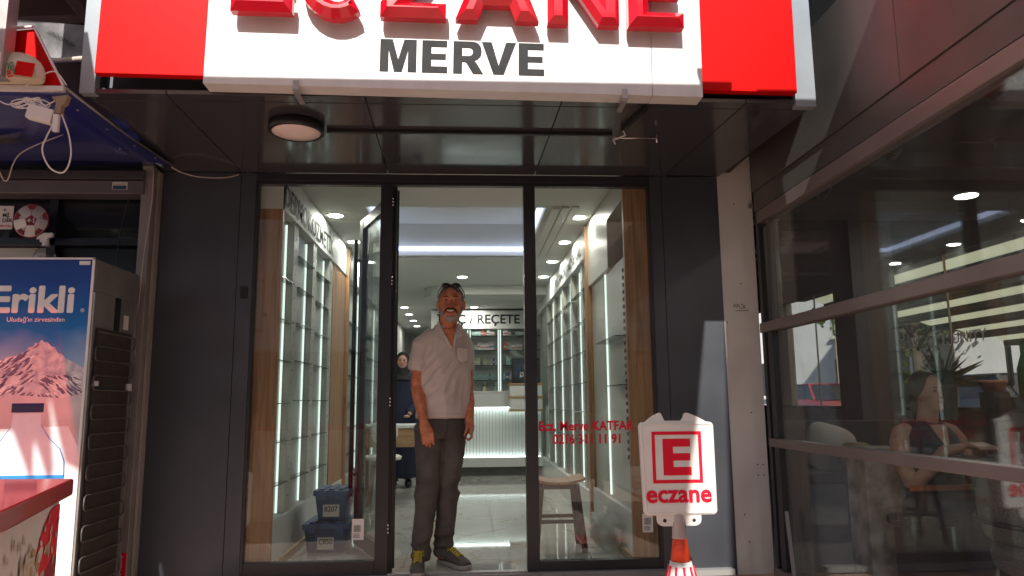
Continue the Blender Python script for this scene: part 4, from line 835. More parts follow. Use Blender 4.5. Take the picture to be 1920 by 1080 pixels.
cable([(-2.12, -1.33, 2.37), (-2.06, -1.33, 2.34), (-1.98, -1.33, 2.36), (-1.92, -1.33, 2.33), (-1.86, -1.33, 2.36)], .003, 'cablew', 'loose white cable running to the bundle beside the junction box')
cable([(-2.38, -.9, 2.36), (-2.32, -.95, 2.18), (-2.27, -.95, 2.10), (-2.22, -.95, 2.24), (-2.05, -.9, 2.36)], .003, 'cable', 'pinkish cable dangling below the torn hole at the left edge')
cable([(-2.36, -.95, 2.30), (-2.34, -.95, 2.15), (-2.36, -.95, 2.0), (-2.34, -.95, 1.93)], .0025, 'cabled', 'dark thin cable hanging at the far left edge')
bn = MB()
for k in range(7):
    c = Vector((-2.00 + .012 * k, -1.33, 2.345 + .004 * (k % 3))); bn.tube([c + Vector((.05 * cos(a), 0, .022 * sin(a + k))) for a in [i * pi / 6 for i in range(13)]], .0028, 6)
tag(bn.build('cable_bundle', 'cablew'), 'tangled bundle of white cable tied under the blue canopy edge', 'cable')
o = thing('junction_box', (-1.92, -1.33, 2.25), 'white transformer box dangling on cables under the kiosk canopy', 'junction box')
MB().box(-.052, .052, -.02, .03, -.032, .032).xf(Matrix.Translation((-1.915, -1.33, 2.295)) @ Matrix.Rotation(.22, 4, 'Y') @ Matrix.Rotation(.2, 4, 'Z')).build('box', 'wht', o, .004)
MB().box(-.012, .012, -.01, .01, -.04, .04).xf(Matrix.Translation((-1.845, -1.33, 2.255))).build('connector', 'wht', o, .002)
MB().prism([(-.03, .02), (.04, .03), (.03, -.01), (.015, -.02), (.012, -.06), (-.012, -.055), (-.01, -.01)], (-1.845, -1.33, 2.36), XV, ZV, (0, .03, 0)).build('wall_clamp', mat('tan_clamp', (.30, .22, .14), .7, bump=.5, bscale=50), o)
o = thing('cable_plug', (-1.975, -.12, 1.27), 'small cream plug at the end of the hanging rail cable', 'plug'); B(-1.988, -1.962, -.13, -.11, 1.29, 1.345).build('housing', 'wht', o, .004); B(-1.984, -1.966, -.127, -.113, 1.265, 1.289).build('pins', 'cable', o)
# stickers on the kiosk window
o = thing('football_sticker', (-2.635, -.09, 2.0), 'round white and maroon football sign with +1 hanging in the kiosk window', 'sign')
mar = mat('maroon_print', (.22, .006, .03), .5); c0 = Vector((-2.635, -.1, 2.108))
MB().lathe((c0.x, -.10, c0.z), [(.106, 0), (.106, .004)], 40, 'y').build('rim', mar, o); MB().lathe((c0.x, -.1012, c0.z), [(.100, 0), (.100, .001)], 40, 'y').build('disc', 'wht', o)
def ngon(c, r, n, rot=0): return [(c[0] + r * cos(rot + 2 * pi * i / n), c[1] + r * sin(rot + 2 * pi * i / n)) for i in range(n)]
MB().prism(ngon((0, 0), .036, 5, pi / 2), c0 + Vector((0, -.0026, 0)), XV, ZV, (0, .001, 0)).build('pentagon', mar, o)
for k in range(5):
    a = pi / 2 + 2 * pi * k / 5; p = [(.098 * cos(a + t), .098 * sin(a + t)) for t in (-.30, -.1, .1, .30)] + [(.072 * cos(a + .18), .072 * sin(a + .18)), (.072 * cos(a - .18), .072 * sin(a - .18))]
    MB().prism(p, c0 + Vector((0, -.0026, 0)), XV, ZV, (0, .001, 0)).build('pentagon', mar, o)
    MB().beam(c0 + Vector((.036 * cos(a), -.002, .036 * sin(a))), c0 + Vector((.055 * cos(a), -.002, .055 * sin(a))), .0015, .0015).build('seam', mar, o)
    b2 = a + pi / 5; 
    for q in (-1, 1): MB().beam(c0 + Vector((.055 * cos(a), -.002, .055 * sin(a))), c0 + Vector((.076 * cos(a + q * .22), -.002, .076 * sin(a + q * .22))), .0015, .0015).build('seam', mar, o)
text('+1', (c0.x, -.1032, c0.z - .014), XV, ZV, .03, .042, .03, align='C').build('lettering', 'wht', o)
o = thing('notice_sign', (-2.80, -.09, 2.05), 'white notice with dark Turkish lettering at the left edge of the kiosk window', 'sign'); B(-2.95, -2.742, -.10, -.097, 2.055, 2.20).build('sheet', 'wht', o, .002)
for s_, x, z, h_ in (('4', -2.80, 2.165, .018), ('Mİ', -2.80, 2.130, .022), ('DİR.', -2.80, 2.098, .022), ('399 14 02', -2.815, 2.068, .011)): text(s_, (x, -.1005, z), XV, ZV, h_, None, .01).build('lettering', 'ink' if h_ > .012 else 'redv', o)
cable([(-2.115, .0, 2.28), (-2.14, -.0, 2.15), (-2.15, -.02, 2.0), (-2.135, -.05, 1.80)], .0035, 'cabled', 'black cable hanging from the shutter box behind the fridge')
# ------------------------------------------------------------------ drinks fridge
fr = thing('drinks_fridge', (-2.3, -.45, -.05), 'tall drinks fridge with blue and red mountain water advert on its side', 'fridge')
FY = -.72
B(-2.62, -1.932, FY + .004, -.20, -.02, 1.758).build('cabinet', 'gry', fr, .006)
def posterm():
    m = bpy.data.materials.new('advert_sky_print'); m.use_nodes = True; n = m.node_tree.nodes; L = m.node_tree.links; b = n['Principled BSDF']; b.inputs['Roughness'].default_value = .22
    g = n.new('ShaderNodeTexCoord'); sp = n.new('ShaderNodeSeparateXYZ'); L.new(g.outputs['Object'], sp.inputs[0])
    t = n.new('ShaderNodeTexNoise'); t.inputs['Scale'].default_value = 2.6; t.inputs['Detail'].default_value = 3; L.new(g.outputs['Object'], t.inputs['Vector'])
    ad = n.new('ShaderNodeMath'); ad.operation = 'MULTIPLY_ADD'; ad.inputs[1].default_value = .35; L.new(t.outputs['Fac'], ad.inputs[0]); L.new(sp.outputs['Z'], ad.inputs[2])
    mr = n.new('ShaderNodeMapRange'); mr.inputs[1].default_value = .25; mr.inputs[2].default_value = 2.0; L.new(ad.outputs[0], mr.inputs[0])
    cr = n.new('ShaderNodeValToRGB'); L.new(mr.outputs[0], cr.inputs[0]); e = cr.color_ramp.elements
    e[0].position = .0; e[0].color = (.78, .78, .78, 1); e[1].position = 1; e[1].color = (.012, .045, .22, 1)
    for p, c in ((.44, (.78, .76, .76)), (.60, (.70, .74, .80)), (.66, (.42, .52, .66)), (.78, (.02, .16, .45)), (.9, (.015, .06, .28))): q = e.new(p); q.color = (*c, 1)
    L.new(cr.outputs[0], b.inputs['Base Color']); return m
B(-2.62, -1.945, FY, FY + .0035, .0, 1.75).build('advert_panel', posterm(), fr)
B(-1.9445, -1.932, FY - .002, FY + .0035, -.02, 1.758).build('edge_trim', 'wht', fr)
B(-2.62, -1.932, FY - .002, FY + .0035, 1.7505, 1.760).build('edge_trim', 'wht', fr)
redp = mat('mountain_print', (.74, .66, .66), .25, var=.45, scale=26, base2=(.42, .36, .44)); redf = mat('valley_print', (.70, .58, .58), .25, var=.35, scale=3)
mt = [(-2.62, 1.10), (-2.62, 1.25), (-2.45, 1.17), (-2.40, 1.21), (-2.36, 1.22), (-2.335, 1.245), (-2.30, 1.255), (-2.275, 1.25), (-2.255, 1.27), (-2.24, 1.265), (-2.225, 1.295), (-2.205, 1.30), (-2.195, 1.32), (-2.178, 1.315), (-2.165, 1.335), (-2.15, 1.32), (-2.135, 1.322), (-2.115, 1.30), (-2.095, 1.295), (-2.08, 1.265), (-2.06, 1.262), (-2.04, 1.238), (-1.99, 1.215), (-1.97, 1.20), (-1.945, 1.19), (-1.945, 1.02), (-2.1, 1.0), (-2.62, 1.0)]
MB().prism(mt, (0, FY - .0012, 0), XV, ZV, (0, .001, 0)).build('mountain_print', redp, fr)
random.seed(5)
top = sorted(mt[1:15])
def ridge(x):
    for (xa, za), (xb_, zb) in zip(top, top[1:]):
        if xa <= x <= xb_: return za + (zb - za) * (x - xa) / max(1e-6, xb_ - xa)
    return 1.16
rkm = mat('rock_print', (.10, .075, .16), .3, var=.6, scale=60, base2=(.26, .16, .20)); snm = mat('snow_print', (.85, .78, .76), .3, var=.2, scale=40)
for (nm, mm, cnt, ly) in (('snow_patch', snm, 60, .0014), ('rock_patch', rkm, 130, .0016)):
    for i in range(cnt):
        x = random.uniform(-2.40, -1.96); zt = ridge(x); z = zt - random.random() ** 1.3 * (zt - 1.03) - .004
        sgn = -1 if x < -2.17 else 1; ln = random.uniform(.02, .06) * (1.3 if nm == 'snow_patch' else 1); w_ = random.uniform(.003, .009) * (1.6 if nm == 'snow_patch' else 1); sl = random.uniform(.3, 1.1)
        pts_ = [(0, 0), (sgn * ln * .3, -ln * sl * .3 + w_), (sgn * ln * .55, -ln * sl * .5 + w_ * .3), (sgn * ln, -ln * sl), (sgn * ln * .6, -ln * sl * .75 - w_ * .3), (sgn * ln * .35, -ln * sl * .4 - w_), (sgn * ln * .15, -ln * sl * .3 - w_ * .2)]
        pts_ = [(min(a + x, -1.947), max(b_ + z, 1.0)) for a, b_ in pts_]
        MB().prism(pts_, (0, FY - ly - .000002 * i, 0), XV, ZV, (0, .0001, 0)).build(nm, mm, fr)
MB().prism([(-2.62, .88), (-2.62, 1.06), (-2.45, 1.04), (-2.25, 1.055), (-2.05, 1.04), (-1.945, 1.06), (-1.945, .80), (-2.0, .90)], (0, FY - .0020, 0), XV, ZV, (0, .0007, 0)).build('valley_print', redf, fr)
whp = mat('white_field_print', (.76, .77, .78), .25, var=.06, scale=5)
MB().prism([(-2.62, .0), (-1.945, 0), (-1.945, .80), (-2.0, .90), (-2.62, .88)], (0, FY - .0019, 0), XV, ZV, (0, .0006, 0)).build('white_field', whp, fr)
capp = mat('bottle_cap_print', (.02, .02, .12), .3); blup = mat('bottle_blue_print', (.03, .25, .62), .3)
B(-2.280, -2.125, FY - .0036, FY - .0028, .970, 1.015).build('bottle_cap', capp, fr)
rbm = MB()
for k in range(16): rbm.box(-2.277 + k * .0097, -2.274 + k * .0097, FY - .0045, FY - .0037, .973, 1.004)
rbm.build('cap_ribs', 'anth', fr)
bp_ = [(-2.268, .965), (-2.135, .965), (-2.130, .905), (-2.085, .84), (-2.03, .79), (-2.005, .73), (-2.0, .655), (-2.40, .655), (-2.395, .74), (-2.34, .80), (-2.275, .90)]
MB().prism(bp_, (0, FY - .0028, 0), XV, ZV, (0, .0006, 0)).build('bottle_body', mat('bottle_print', (.72, .74, .78), .25, var=.5, scale=4, base2=(.55, .62, .70)), fr)
for pts in (((-2.130, .905), (-2.085, .84), (-2.03, .79), (-2.005, .73), (-2.0, .655)), ((-2.275, .90), (-2.34, .80), (-2.395, .74))): MB().tube([(a, FY - .003, b_) for a, b_ in pts], [.002, .005, .006, .007, .006][:len(pts)], 6, ell=.3).build('bottle_outline', blup, fr)
B(-2.40, -2.0, FY - .0036, FY - .0029, .645, .662).build('bottle_label', blup, fr)
text('Erikli', (-2.425, FY - .0002, 1.478), XV, ZV, .130, .40, .035).build('lettering', 'wht', fr)
text('®', (-1.985, FY - .0002, 1.475), XV, ZV, .018, None, .01).build('lettering', 'wht', fr)
text("Uludağ'ın zirvesinden", (-2.345, FY - .0002, 1.427), XV, ZV, .023, .285, .008).build('lettering', 'wht', fr)
B(-2.01, -1.955, FY - .0012, FY - .0002, 1.722, 1.742).build('sticker', 'label', fr)
# back of the fridge facing the shop: sheet, compressor strip and condenser coil
BX = -1.932
B(BX, BX + .006, FY + .01, -.21, 1.59, 1.75).build('top_sheet', 'gry', fr); B(BX, BX + .004, -.47, -.41, .1, 1.585).build('centre_rib', 'black', fr); B(BX + .0045, BX + .006, -.37, -.31, 1.42, 1.50).build('paper_label', 'label', fr)
B(BX + .0005, BX + .010, FY + .004, FY + .014, 0, 1.58).build('side_flange', 'steel', fr); B(BX + .0005, BX + .010, -.225, -.21, 0, 1.58).build('side_flange', 'steel', fr)
cx = BX + .022; pts = []; n_ = 18
for k in range(n_):
    z = 1.38 - k * .075; ya, yb = (FY + .05, -.27)
    arc = [(yb, 0), (yb + .018, -.010), (yb + .022, -.0375), (yb + .018, -.065), (yb, -.075)] if k % 2 == 0 else [(ya, 0), (ya - .018, -.010), (ya - .022, -.0375), (ya - .018, -.065), (ya, -.075)]
    if k == 0: pts.append((cx, ya, z))
    pts += [(cx, a, z + b_ * .0 + b_) for a, b_ in arc]
MB().tube(pts, .0042, 7).build('condenser_coil', 'coil', fr)
wr = MB()
for k in range(34): yy = FY + .055 + k * .0116; wr.box(cx - .006, cx - .0045, yy, yy + .0012, .04, 1.40)
wr.build('condenser_wires', 'coil', fr)['kind'] = 'stuff'; B(BX + .0062, BX + .009, FY + .05, -.27, .02, 1.40).build('mesh_back', mat('brown_mesh', (.05, .042, .036), .7, var=.4, scale=30, stretch=(1, 30, 1)), fr)
MB().box(BX + .01, BX + .03, FY + .04, FY + .07, 1.10, 1.125).box(BX + .01, BX + .03, -.30, -.27, 1.08, 1.12).build('coil_clips', 'label', fr)
o = thing('spray_bottle', (-2.30, -.52, 1.76), 'clear spray bottle with white trigger head standing on the fridge', 'bottle')
MB().lathe((-2.30, -.52, 1.76), [(.048, 0), (.053, .008), (.053, .05), (.045, .075), (.02, .095), (.016, .105)], 20).build('body', 'bottleg', o)
MB().lathe((-2.30, -.52, 1.862), [(.018, 0), (.018, .022)], 14).build('collar', 'wht', o); MB().prism([(-.03, 0), (.012, .0), (.012, .02), (.034, .03), (.036, .052), (-.01, .052), (-.045, .03), (-.05, .015), (-.03, .018)], (-2.30, -.53, 1.884), XV, ZV, (0, .022, 0)).build('trigger_head', 'wht', o, .003)
# ------------------------------------------------------------------ red lidded chest freezer with seed advert
fz = thing('chest_freezer', (-1.3, -2.8, -.05), 'low cabinet with glossy red lid and a seed picture on its side', 'cabinet')
A0 = Vector((-1.096, -2.42, 0)); d1 = Vector((.29, -.957, 0)).normalized(); d2 = Vector((-.995, .10, 0)).normalized()
def qd(a, l1, l2, z0, z1): 
    c = [a, a + d2 * l2, a + d2 * l2 + d1 * l1, a + d1 * l1]; return MB().hexa([p + ZV * z0 for p in c][::-1], [p + ZV * z1 for p in c][::-1])
qd(A0, 1.1, .9, .755, .80).build('lid', mat('red_gloss_lid', (.50, .008, .02), .12, coat=.6, var=.2, scale=4), fz, .006)
A1 = A0 + d1 * .03 + d2 * .03; qd(A1, 1.05, .85, -.05, .754).build('body', 'wht', fz, .004)
nrm = Vector((-d1.y, d1.x, 0)); nrm = nrm if nrm.x > 0 else -nrm
S0 = A1 + nrm * .0015   # side face frame: along d1, up z
MB().prism([(0, -.04), (0, .735), (.05, .738), (.10, .732), (.15, .712), (.20, .675), (.235, .62), (.255, .55), (.26, -.04)], S0, d1, ZV, nrm * .001).build('red_print', 'redv', fz)
MB().prism([(.0, .40), (.0, .60), (.06, .605), (.12, .585), (.2, .52), (.24, .40)], S0 + nrm * .0012, d1, ZV, nrm * .0004).build('dark_red_print', mat('dark_red_print', (.32, .004, .012), .4), fz)
seedm = mat('seed_print', (.66, .58, .44), .5, var=.8, scale=20, base2=(.20, .13, .06)); kerm = mat('kernel_print', (.58, .42, .20), .5, var=.4, scale=20); petm = mat('shell_print', (.68, .64, .56), .5, var=.5, scale=9, base2=(.38, .33, .25))
def leafshape(cx_, cz, r, asp, rot): return [(cx_ + r * (cos(t) * (1 if cos(t) < 0 else 1.3)) * cos(rot) - r * asp * sin(t) * sin(rot), cz + r * (cos(t) * (1 if cos(t) < 0 else 1.3)) * sin(rot) + r * asp * sin(t) * cos(rot)) for t in [i * pi / 7 for i in range(14)]]
random.seed(3)
for i in range(78):
    if i < 14: a_, b_, r, sm = random.gauss(.30, .07), random.gauss(.60, .03), random.uniform(.030, .042), petm
    elif i < 64: a_, b_, r, sm = random.gauss(.30, .085), random.gauss(.595, .035), random.uniform(.011, .019), (kerm, seedm)[i % 2]
    else: a_, b_, r, sm = ((.17, .695), (.13, .712), (.45, .70), (.10, .655), (.07, .625), (.20, .665), (.40, .69), (.10, .68), (.04, .66), (.36, .695), (.15, .64), (.5, .68), (.05, .60), (.02, .69))[i - 64] + (.013, seedm)
    MB().prism(leafshape(a_, b_, r, .52, random.uniform(0, 6.28)), S0 + nrm * (.0018 + .00002 * i), d1, ZV, nrm * .00001).build('printed_seed', sm, fz)

# ================================================================== E pharmacy plate on a traffic cone
cnn = thing('pharmacy_cone_sign', (.995, -1.05, -.05), 'white eczane plate with red E logo mounted on an orange and white traffic cone', 'sign')
PY = -1.07
def rrect(x0, x1, z0, z1, r, x0b=None, x1b=None):
    p = []
    for cx_, cz, a0 in ((x1 - r, z1 - r, 0), (x0 + r, z1 - r, 90), (x0 + r, z0 + r, 180), (x1 - r, z0 + r, 270)):
        for t in range(0, 91, 15): a = radians(a0 + t); x = cx_ + r * cos(a); p.append((x + (.012 * (z1 - cz) / (z1 - z0) if cx_ < (x0 + x1) / 2 else -.002), cz + r * sin(a)))
    return p
MB().prism(rrect(.814, 1.178, .466, .897, .022), (0, PY, 0), XV, ZV, (0, .034, 0)).build('plate', 'wht', cnn, .006, seg=3)
inn = rrect(.824, 1.168, .476, .887, .018); 
MB().tube([(a, PY + .0005, b_) for a, b_ in inn + inn[:1]], .0042, 6).build('rim', 'wht', cnn)
MB().prism([(.835, .890), (.880, .925), (.918, .942), (.926, .936), (.940, .905), (.944, .903), (1.022, .903), (1.030, .915), (1.040, .938), (1.056, .940), (1.10, .922), (1.145, .897), (1.15, .885), (.835, .885)], (0, PY + .010, 0), XV, ZV, (0, .016, 0)).build('top_handle', 'wht', cnn, .003)
for s_ in (-1, 1):
    xc = .992 + s_ * .062; hp = [(xc - s_ * .045, .470), (xc + s_ * .045, .470)] + [(xc + s_ * (.010 + .034 * cos(a)), .452 - .026 * sin(a) - .01) for a in [i * pi / 12 for i in range(7)]] + [(xc - s_ * .03, .416)]
    MB().prism(hp if s_ < 0 else hp, (0, PY + .006, 0), XV, ZV, (0, .012, 0)).build('mount_tab', 'wht', cnn, .002); MB().lathe((xc + s_ * .008, PY + .0045, .442), [(.0085, 0), (.0085, .0012)], 16, 'y').build('bolt_hole', 'black', cnn)
e1 = PY - .0018
lg = MB()
x0, x1, z0, z1, t_ = .872, 1.112, .613, .853, .0155; sh_ = lambda z: (.853 - z) * .012
for a in ((x0, x1, z1 - t_, z1), (x0, x1, z0, z0 + t_), (x0, x0 + t_, z0 + t_, z1 - t_), (x1 - t_, x1, z0 + t_, z1 - t_)): lg.box(a[0], a[1], e1, e1 + .0012, a[2], a[3])
lg.build('logo_frame', 'redv', cnn)
MB().prism([(a * 1.515 * .135 + .924, b_ * .170 + .649) for a, b_ in [(0, 0), (.66, 0), (.66, .225), (.24, .225), (.24, .40), (.64, .40), (.64, .60), (.24, .60), (.24, .78), (.65, .78), (.65, 1), (0, 1)]], (0, e1, 0), XV, ZV, (0, .0012, 0)).build('logo_letter', 'redv', cnn)
text('eczane', (.993, e1, .527), XV, ZV, .079, .308, .028, align='C').build('lettering', 'redv', cnn)
MB().lathe((.991, PY + .018, 0), [(.020, .470), (.026, .462), (.027, .43), (.031, .40), (.032, .372), (.034, .368), (.034, .360)], 20).build('neck', 'clear', cnn)
MB().lathe((.994, PY + .02, 0), [(.032, .362), (.047, .258)], 28).build('cone_top', 'orange', cnn); MB().lathe((.994, PY + .02, 0), [(.050, .257), (.088, .09)], 28).build('cone_band', 'wht', cnn)
MB().lathe((.994, PY + .02, 0), [(.090, .0895), (.125, -.02)], 28).build('cone_skirt', 'orange', cnn); B(.82, 1.17, -1.225, -.875, -.05, -.021).build('base', 'orange', cnn, .01)
for k in range(10):
    a = 2 * pi * k / 10 + .28; r0, r1 = .0505, .066; p0 = Vector((.994 + .0555 * cos(a), PY + .02 + .0555 * sin(a), .238)); p1 = Vector((.994 + .067 * cos(a), PY + .02 + .067 * sin(a), .185))
    MB().tube([p0, p1], .006, 8).build('band_slot', 'redv', cnn)

# ================================================================== right: cafe glass room
GX = 1.87
cf = thing('cafe_building', (3.5, 1, -.05), 'glazed cafe room with taupe metal fascia and rails right of the pharmacy', 'building')
for y0, y1 in ((-7, -1.72), (-1.717, -.04)): B(GX - .02, GX + .14, y0, y1, 2.335, 2.98).build('fascia_panel', 'brown', cf, .002)
B(GX - .012, GX + .14, -7, -.04, 2.20, 2.332).build('fascia_panel', 'brown', cf, .002)
B(GX - .02, GX + .06, -7, -.10, 2.115, 2.192).build('top_rail', 'taupe', cf, .003)
B(GX - .03, GX + .05, -7, -.06, 1.415, 1.475).build('transom', 'taupe', cf, .003); B(GX - .03, GX + .05, -7, -.10, .715, .765).build('lower_rail', 'taupe', cf, .003)
B(GX - .03, GX + .05, -7, -.05, -.05, .0).build('floor_rail', 'taupe', cf, .003)
MB().box(GX - .015, GX + .04, -.10, -.055, 0, 2.19).build('end_post', 'frame', cf, .002); B(GX - .005, GX + .05, -.25, -.205, 1.476, 2.114).build('window_stile', 'brown', cf, .002); B(GX - .012, GX + .03, -.20, -.13, 0, .714).build('window_stile', 'frame', cf, .002); B(GX - .012, GX + .03, -.20, -.13, .766, 1.414).build('window_stile', 'frame', cf, .002)
for z0, z1 in ((.001, .714), (.766, 1.414), (1.476, 2.114)): B(GX + .008, GX + .016, -7, -.206 if z0 > 1 else -.2, z0, z1).build('window_pane', 'glasscafe', cf)
B(GX + .14, 5.4, -7, 9.5, 2.86, 2.98).build('roof', 'cafedark', cf)
B(GX, 5.3, -7, 9.5, -.1, -.045).build('cafe_floor', mat('cafe_floor_tiles', (.12, .11, .10), .5, var=.3, scale=4), cf)
B(1.87, 5.3, 9.5, 9.7, -.05, 2.98).build('end_wall', 'cafedark', cf); B(1.60, 1.866, .345, 9.5, -.05, 2.98).build('party_wall', 'cafedark', cf)
B(5.2, 5.3, -7, 9.5, -.05, .86).build('sill_wall', 'cafewall', cf); B(5.1, 5.32, -7, 9.5, .8605, .90).build('sill', 'cafedark', cf, .003)
for y0, y1 in ((7.55, 8.0), (4.39, 5.15), (.55, .62), (-3.0, -2.9)): B(5.22, 5.29, y0, y1, .901, 2.859).build('window_post', 'cafedark', cf)
B(5.2, 5.3, -7, 9.5, 2.55, 2.859).build('window_head', 'cafedark', cf)
B(5.2, 5.3, 7.1, 7.54, .901, 2.54).build('wall_panel', 'plaster', cf)
for y0, y1 in ((-2.89, .54), (.63, 4.38), (5.16, 7.09)): B(5.25, 5.256, y0, y1, .901, 2.549).build('far_pane', 'glasscafe', cf)
for y in (3.1, 1.5, 6.2): B(5.24, 5.262, y, y + .012, .901, 2.549).build('pane_joint', 'steel', cf)
B(3.75, 4.18, 2.3, 2.7, -.05, 2.86).build('column', 'cafedark', cf)
for y in (-2.2, -.9, .6, 2.0, 3.6, 5.2, 7.0): B(1.95, 5.2, y, y + .28, 2.74, 2.8595).build('ceiling_beam', mat('beam_grey', (.06, .06, .062), .7) if y < -2 else bpy.data.materials['beam_grey'], cf)
text('BLAKCOMMUNITY', (5.249, 4.1, 1.58), -YV, ZV, .115, 1.55, .015).build('window_lettering', mat('grey_window_print', (.55, .55, .55), .5), cf)
lgm = bpy.data.materials['grey_window_print']; MB().tube([(5.247, 4.28 + .07 * cos(a), 1.64 + .07 * sin(a)) for a in [i * pi / 10 for i in range(21)]], .010, 6).build('window_logo', lgm, cf); text('C', (5.248, 4.31, 1.60), -YV, ZV, .08, None, .02).build('window_logo', lgm, cf)
text('COFFEE CO', (5.262, 1.15, 1.72), YV, ZV, .09, .85, .01).build('window_lettering', 'beige', cf)
# peeling plaster knee pier behind the lower pane
o = thing('peeling_pier', (2.4, -.3, -.05), 'short pier of peeling whitish plaster behind the lowest cafe pane', 'pier')
B(2.26, 2.52, -.42, -.2, -.05, .72).build('wall', mat('peeling_plaster', (.50, .48, .44), .9, var=.6, scale=7, bump=.6, bscale=20, base2=(.14, .11, .08)), o, .01)
for y, x in ((-.15, 2.05), (.02, 2.16)):
    pass
o = thing('metal_rod', (1.83, -.62, -.05), 'thin grey metal rod leaning against the cafe window bottom', 'rod'); MB().beam((1.835, -.36, -.04), (1.835, -.30, .36), .014, .022).build('rod', 'steel', o)
# AC cassette
o = thing('ceiling_cassette', (3.6, 3.1, 2.70), 'square grey ceiling air conditioner seen through the upper cafe pane', 'air conditioner')
B(3.25, 4.05, 2.75, 3.55, 2.66, 2.739).build('casing', 'gry', o, .01); B(3.42, 3.88, 2.92, 3.38, 2.652, 2.6595).build('grille', 'wht', o)
for a in ((3.30, 4.0, 2.80, 2.86), (3.30, 4.0, 3.44, 3.50)): B(a[0], a[1], a[2], a[3], 2.655, 2.6595).build('vent_flap', 'black', o)
# track lights
def track(x, y0, y1, z, n, lb):
    o = thing('track_light', (x, (y0 + y1) / 2, z), lb, 'track light', 'ceiling track lights in the cafe'); B(x - .018, x + .018, y0, y1, z - .03, z).build('rail', 'steel', o)
    for k in range(n):
        y = y0 + (k + .5) * (y1 - y0) / n; MB().tube([(x, y, z - .03), (x, y, z - .09)], .008, 6).build('stem', 'black', o); MB().tube([(x, y - .06, z - .10), (x, y + .07, z - .14)], .034, 14).build('spot_head', 'black', o)
        MB().lathe((x, y + .0, z - .145), [(.022, 0), (.022, -.002)], 12).build('spot_trim', 'chrome', o)
track(2.75, -2.6, 2.2, 2.70, 5, 'long black track with spot heads under the dark cafe ceiling near the glass')
track(3.5, 2.9, 6.2, 2.70, 3, 'farther black spot track beyond the ceiling air conditioner')
tag(MB().tube([(2.6, 3.4, 2.66), (3.9, 3.4, 2.66)], .02, 10).build('ceiling_pipe', 'steel'), 'straight grey pipe under the cafe ceiling beside the air conditioner', 'pipe')
for i, (x, y) in enumerate(((4.3, 1.33), (2.9, -3.4))):  # second lamp is added out of view to brighten the room
    o = thing('cafe_ceiling_light', (x, y, 2.73), ('round glowing ceiling light in the cafe, right of the track', 'unseen second ceiling light, added to brighten the cafe')[i], 'ceiling light')
    MB().lathe((x, y, 2.735), [(.09, 0), (.09, -.02)], 20).build('diffuser', 'down', o); ld = bpy.data.lights.new('cafe_lamp', 'AREA'); ld.shape = 'DISK'; ld.size = .17; ld.energy = 13; ld.color = (1, .93, .82); lo = bpy.data.objects.new('lamp', ld); COL.objects.link(lo); lo.parent = o; lo.location = (0, 0, -.02); MB().lathe((x, y, 2.736), [(.10, 0), (.10, -.012)], 20).build('ring', 'wht', o)
# bench with cushion and basket
o = thing('bench', (3.1, 1.4, -.05), 'dark wooden bench against the cafe window wall', 'bench')
B(2.55, 3.8, 1.0, 1.5, .36, .44).build('seat', 'cafedark', o, .01); B(2.55, 3.8, 1.5, 1.56, .36, .82).build('backrest', 'cafedark', o, .01); B(2.50, 2.56, .95, 1.56, -.045, .62).build('side_panel', 'cafedark', o, .01); B(2.48, 2.60, .92, 1.4, .621, .66).build('armrest', 'cafedark', o, .01)
for x in (3.1, 3.75): B(x, x + .05, 1.02, 1.46, -.045, .359).build('leg', 'cafedark', o)
cu = MB().ell((0, 0, 0), (.22, .075, .20), 28, 20)
cu.v = [Vector((math.copysign(abs(p.x / .22) ** .6 * .22, p.x), p.y * (1 - .5 * max(abs(p.x) / .22, abs(p.z) / .2)), math.copysign(abs(p.z / .2) ** .6 * .2, p.z))) for p in cu.v]
cu.xf(Matrix.Translation((2.95, 1.36, .60)) @ Matrix.Rotation(.3, 4, 'Y') @ Matrix.Rotation(-.25, 4, 'X')); tag(cu.build('cushion', 'cushion'), 'cream cushion leaning on the dark cafe bench', 'cushion')
tag(MB().lathe((3.02, 1.10, .44), [(.10, 0), (.14, .05), (.145, .13), (.11, .20), (.07, .22)], 22).build('wicker_basket', 'wicker'), 'round brown wicker basket on the dark bench beside the cushion', 'basket')
# table, drinks
o = thing('cafe_table', (3.0, -.95, -.05), 'dark cafe table with orange wooden edge in front of the seated woman', 'table')
B(2.50, 3.5, -1.25, -.62, .66, .69).build('tabletop', 'cafedark', o, .004); B(2.40, 2.75, -.615, -.60, .50, .53).build('edge_board', 'tableO', o); MB().tube([(3.0, -.93, -.04), (3.0, -.93, .66)], .03, 12).build('pedestal', 'black', o); MB().lathe((3.0, -.93, -.045), [(.25, 0), (.25, .015), (.04, .03)], 24).build('base', 'black', o)
for i, (x, y, r, h, lb) in enumerate(((2.78, -.90, .042, .13, 'tall clear drinking glass on the cafe table by the woman'), (2.92, -.98, .040, .10, 'squat clear glass on the cafe table'), (2.99, -1.06, .034, .13, 'dark capped jar standing on the cafe table'))):
    o = thing('drinking_glass' if i < 2 else 'jar', (x, y, .69), lb, 'glass' if i < 2 else 'jar'); MB().lathe((x, y, .691), [(r * .8, 0), (r, h), (r * .92, h - .002), (r * .74, .006)], 18).build('vessel', 'drink', o)
    if i < 2: MB().lathe((x, y, .698), [(r * .7, 0), (r * .85, h * .6)], 16).build('drink', mat('pale_drink', (.25, .26, .24), .2), o)
    else: MB().lathe((x, y, .70), [(r * .7, 0), (r * .8, h * .6)], 16).build('contents', 'gry', o); MB().lathe((x, y, .69 + h), [(r, 0), (r, .03)], 16).build('lid', 'black', o)
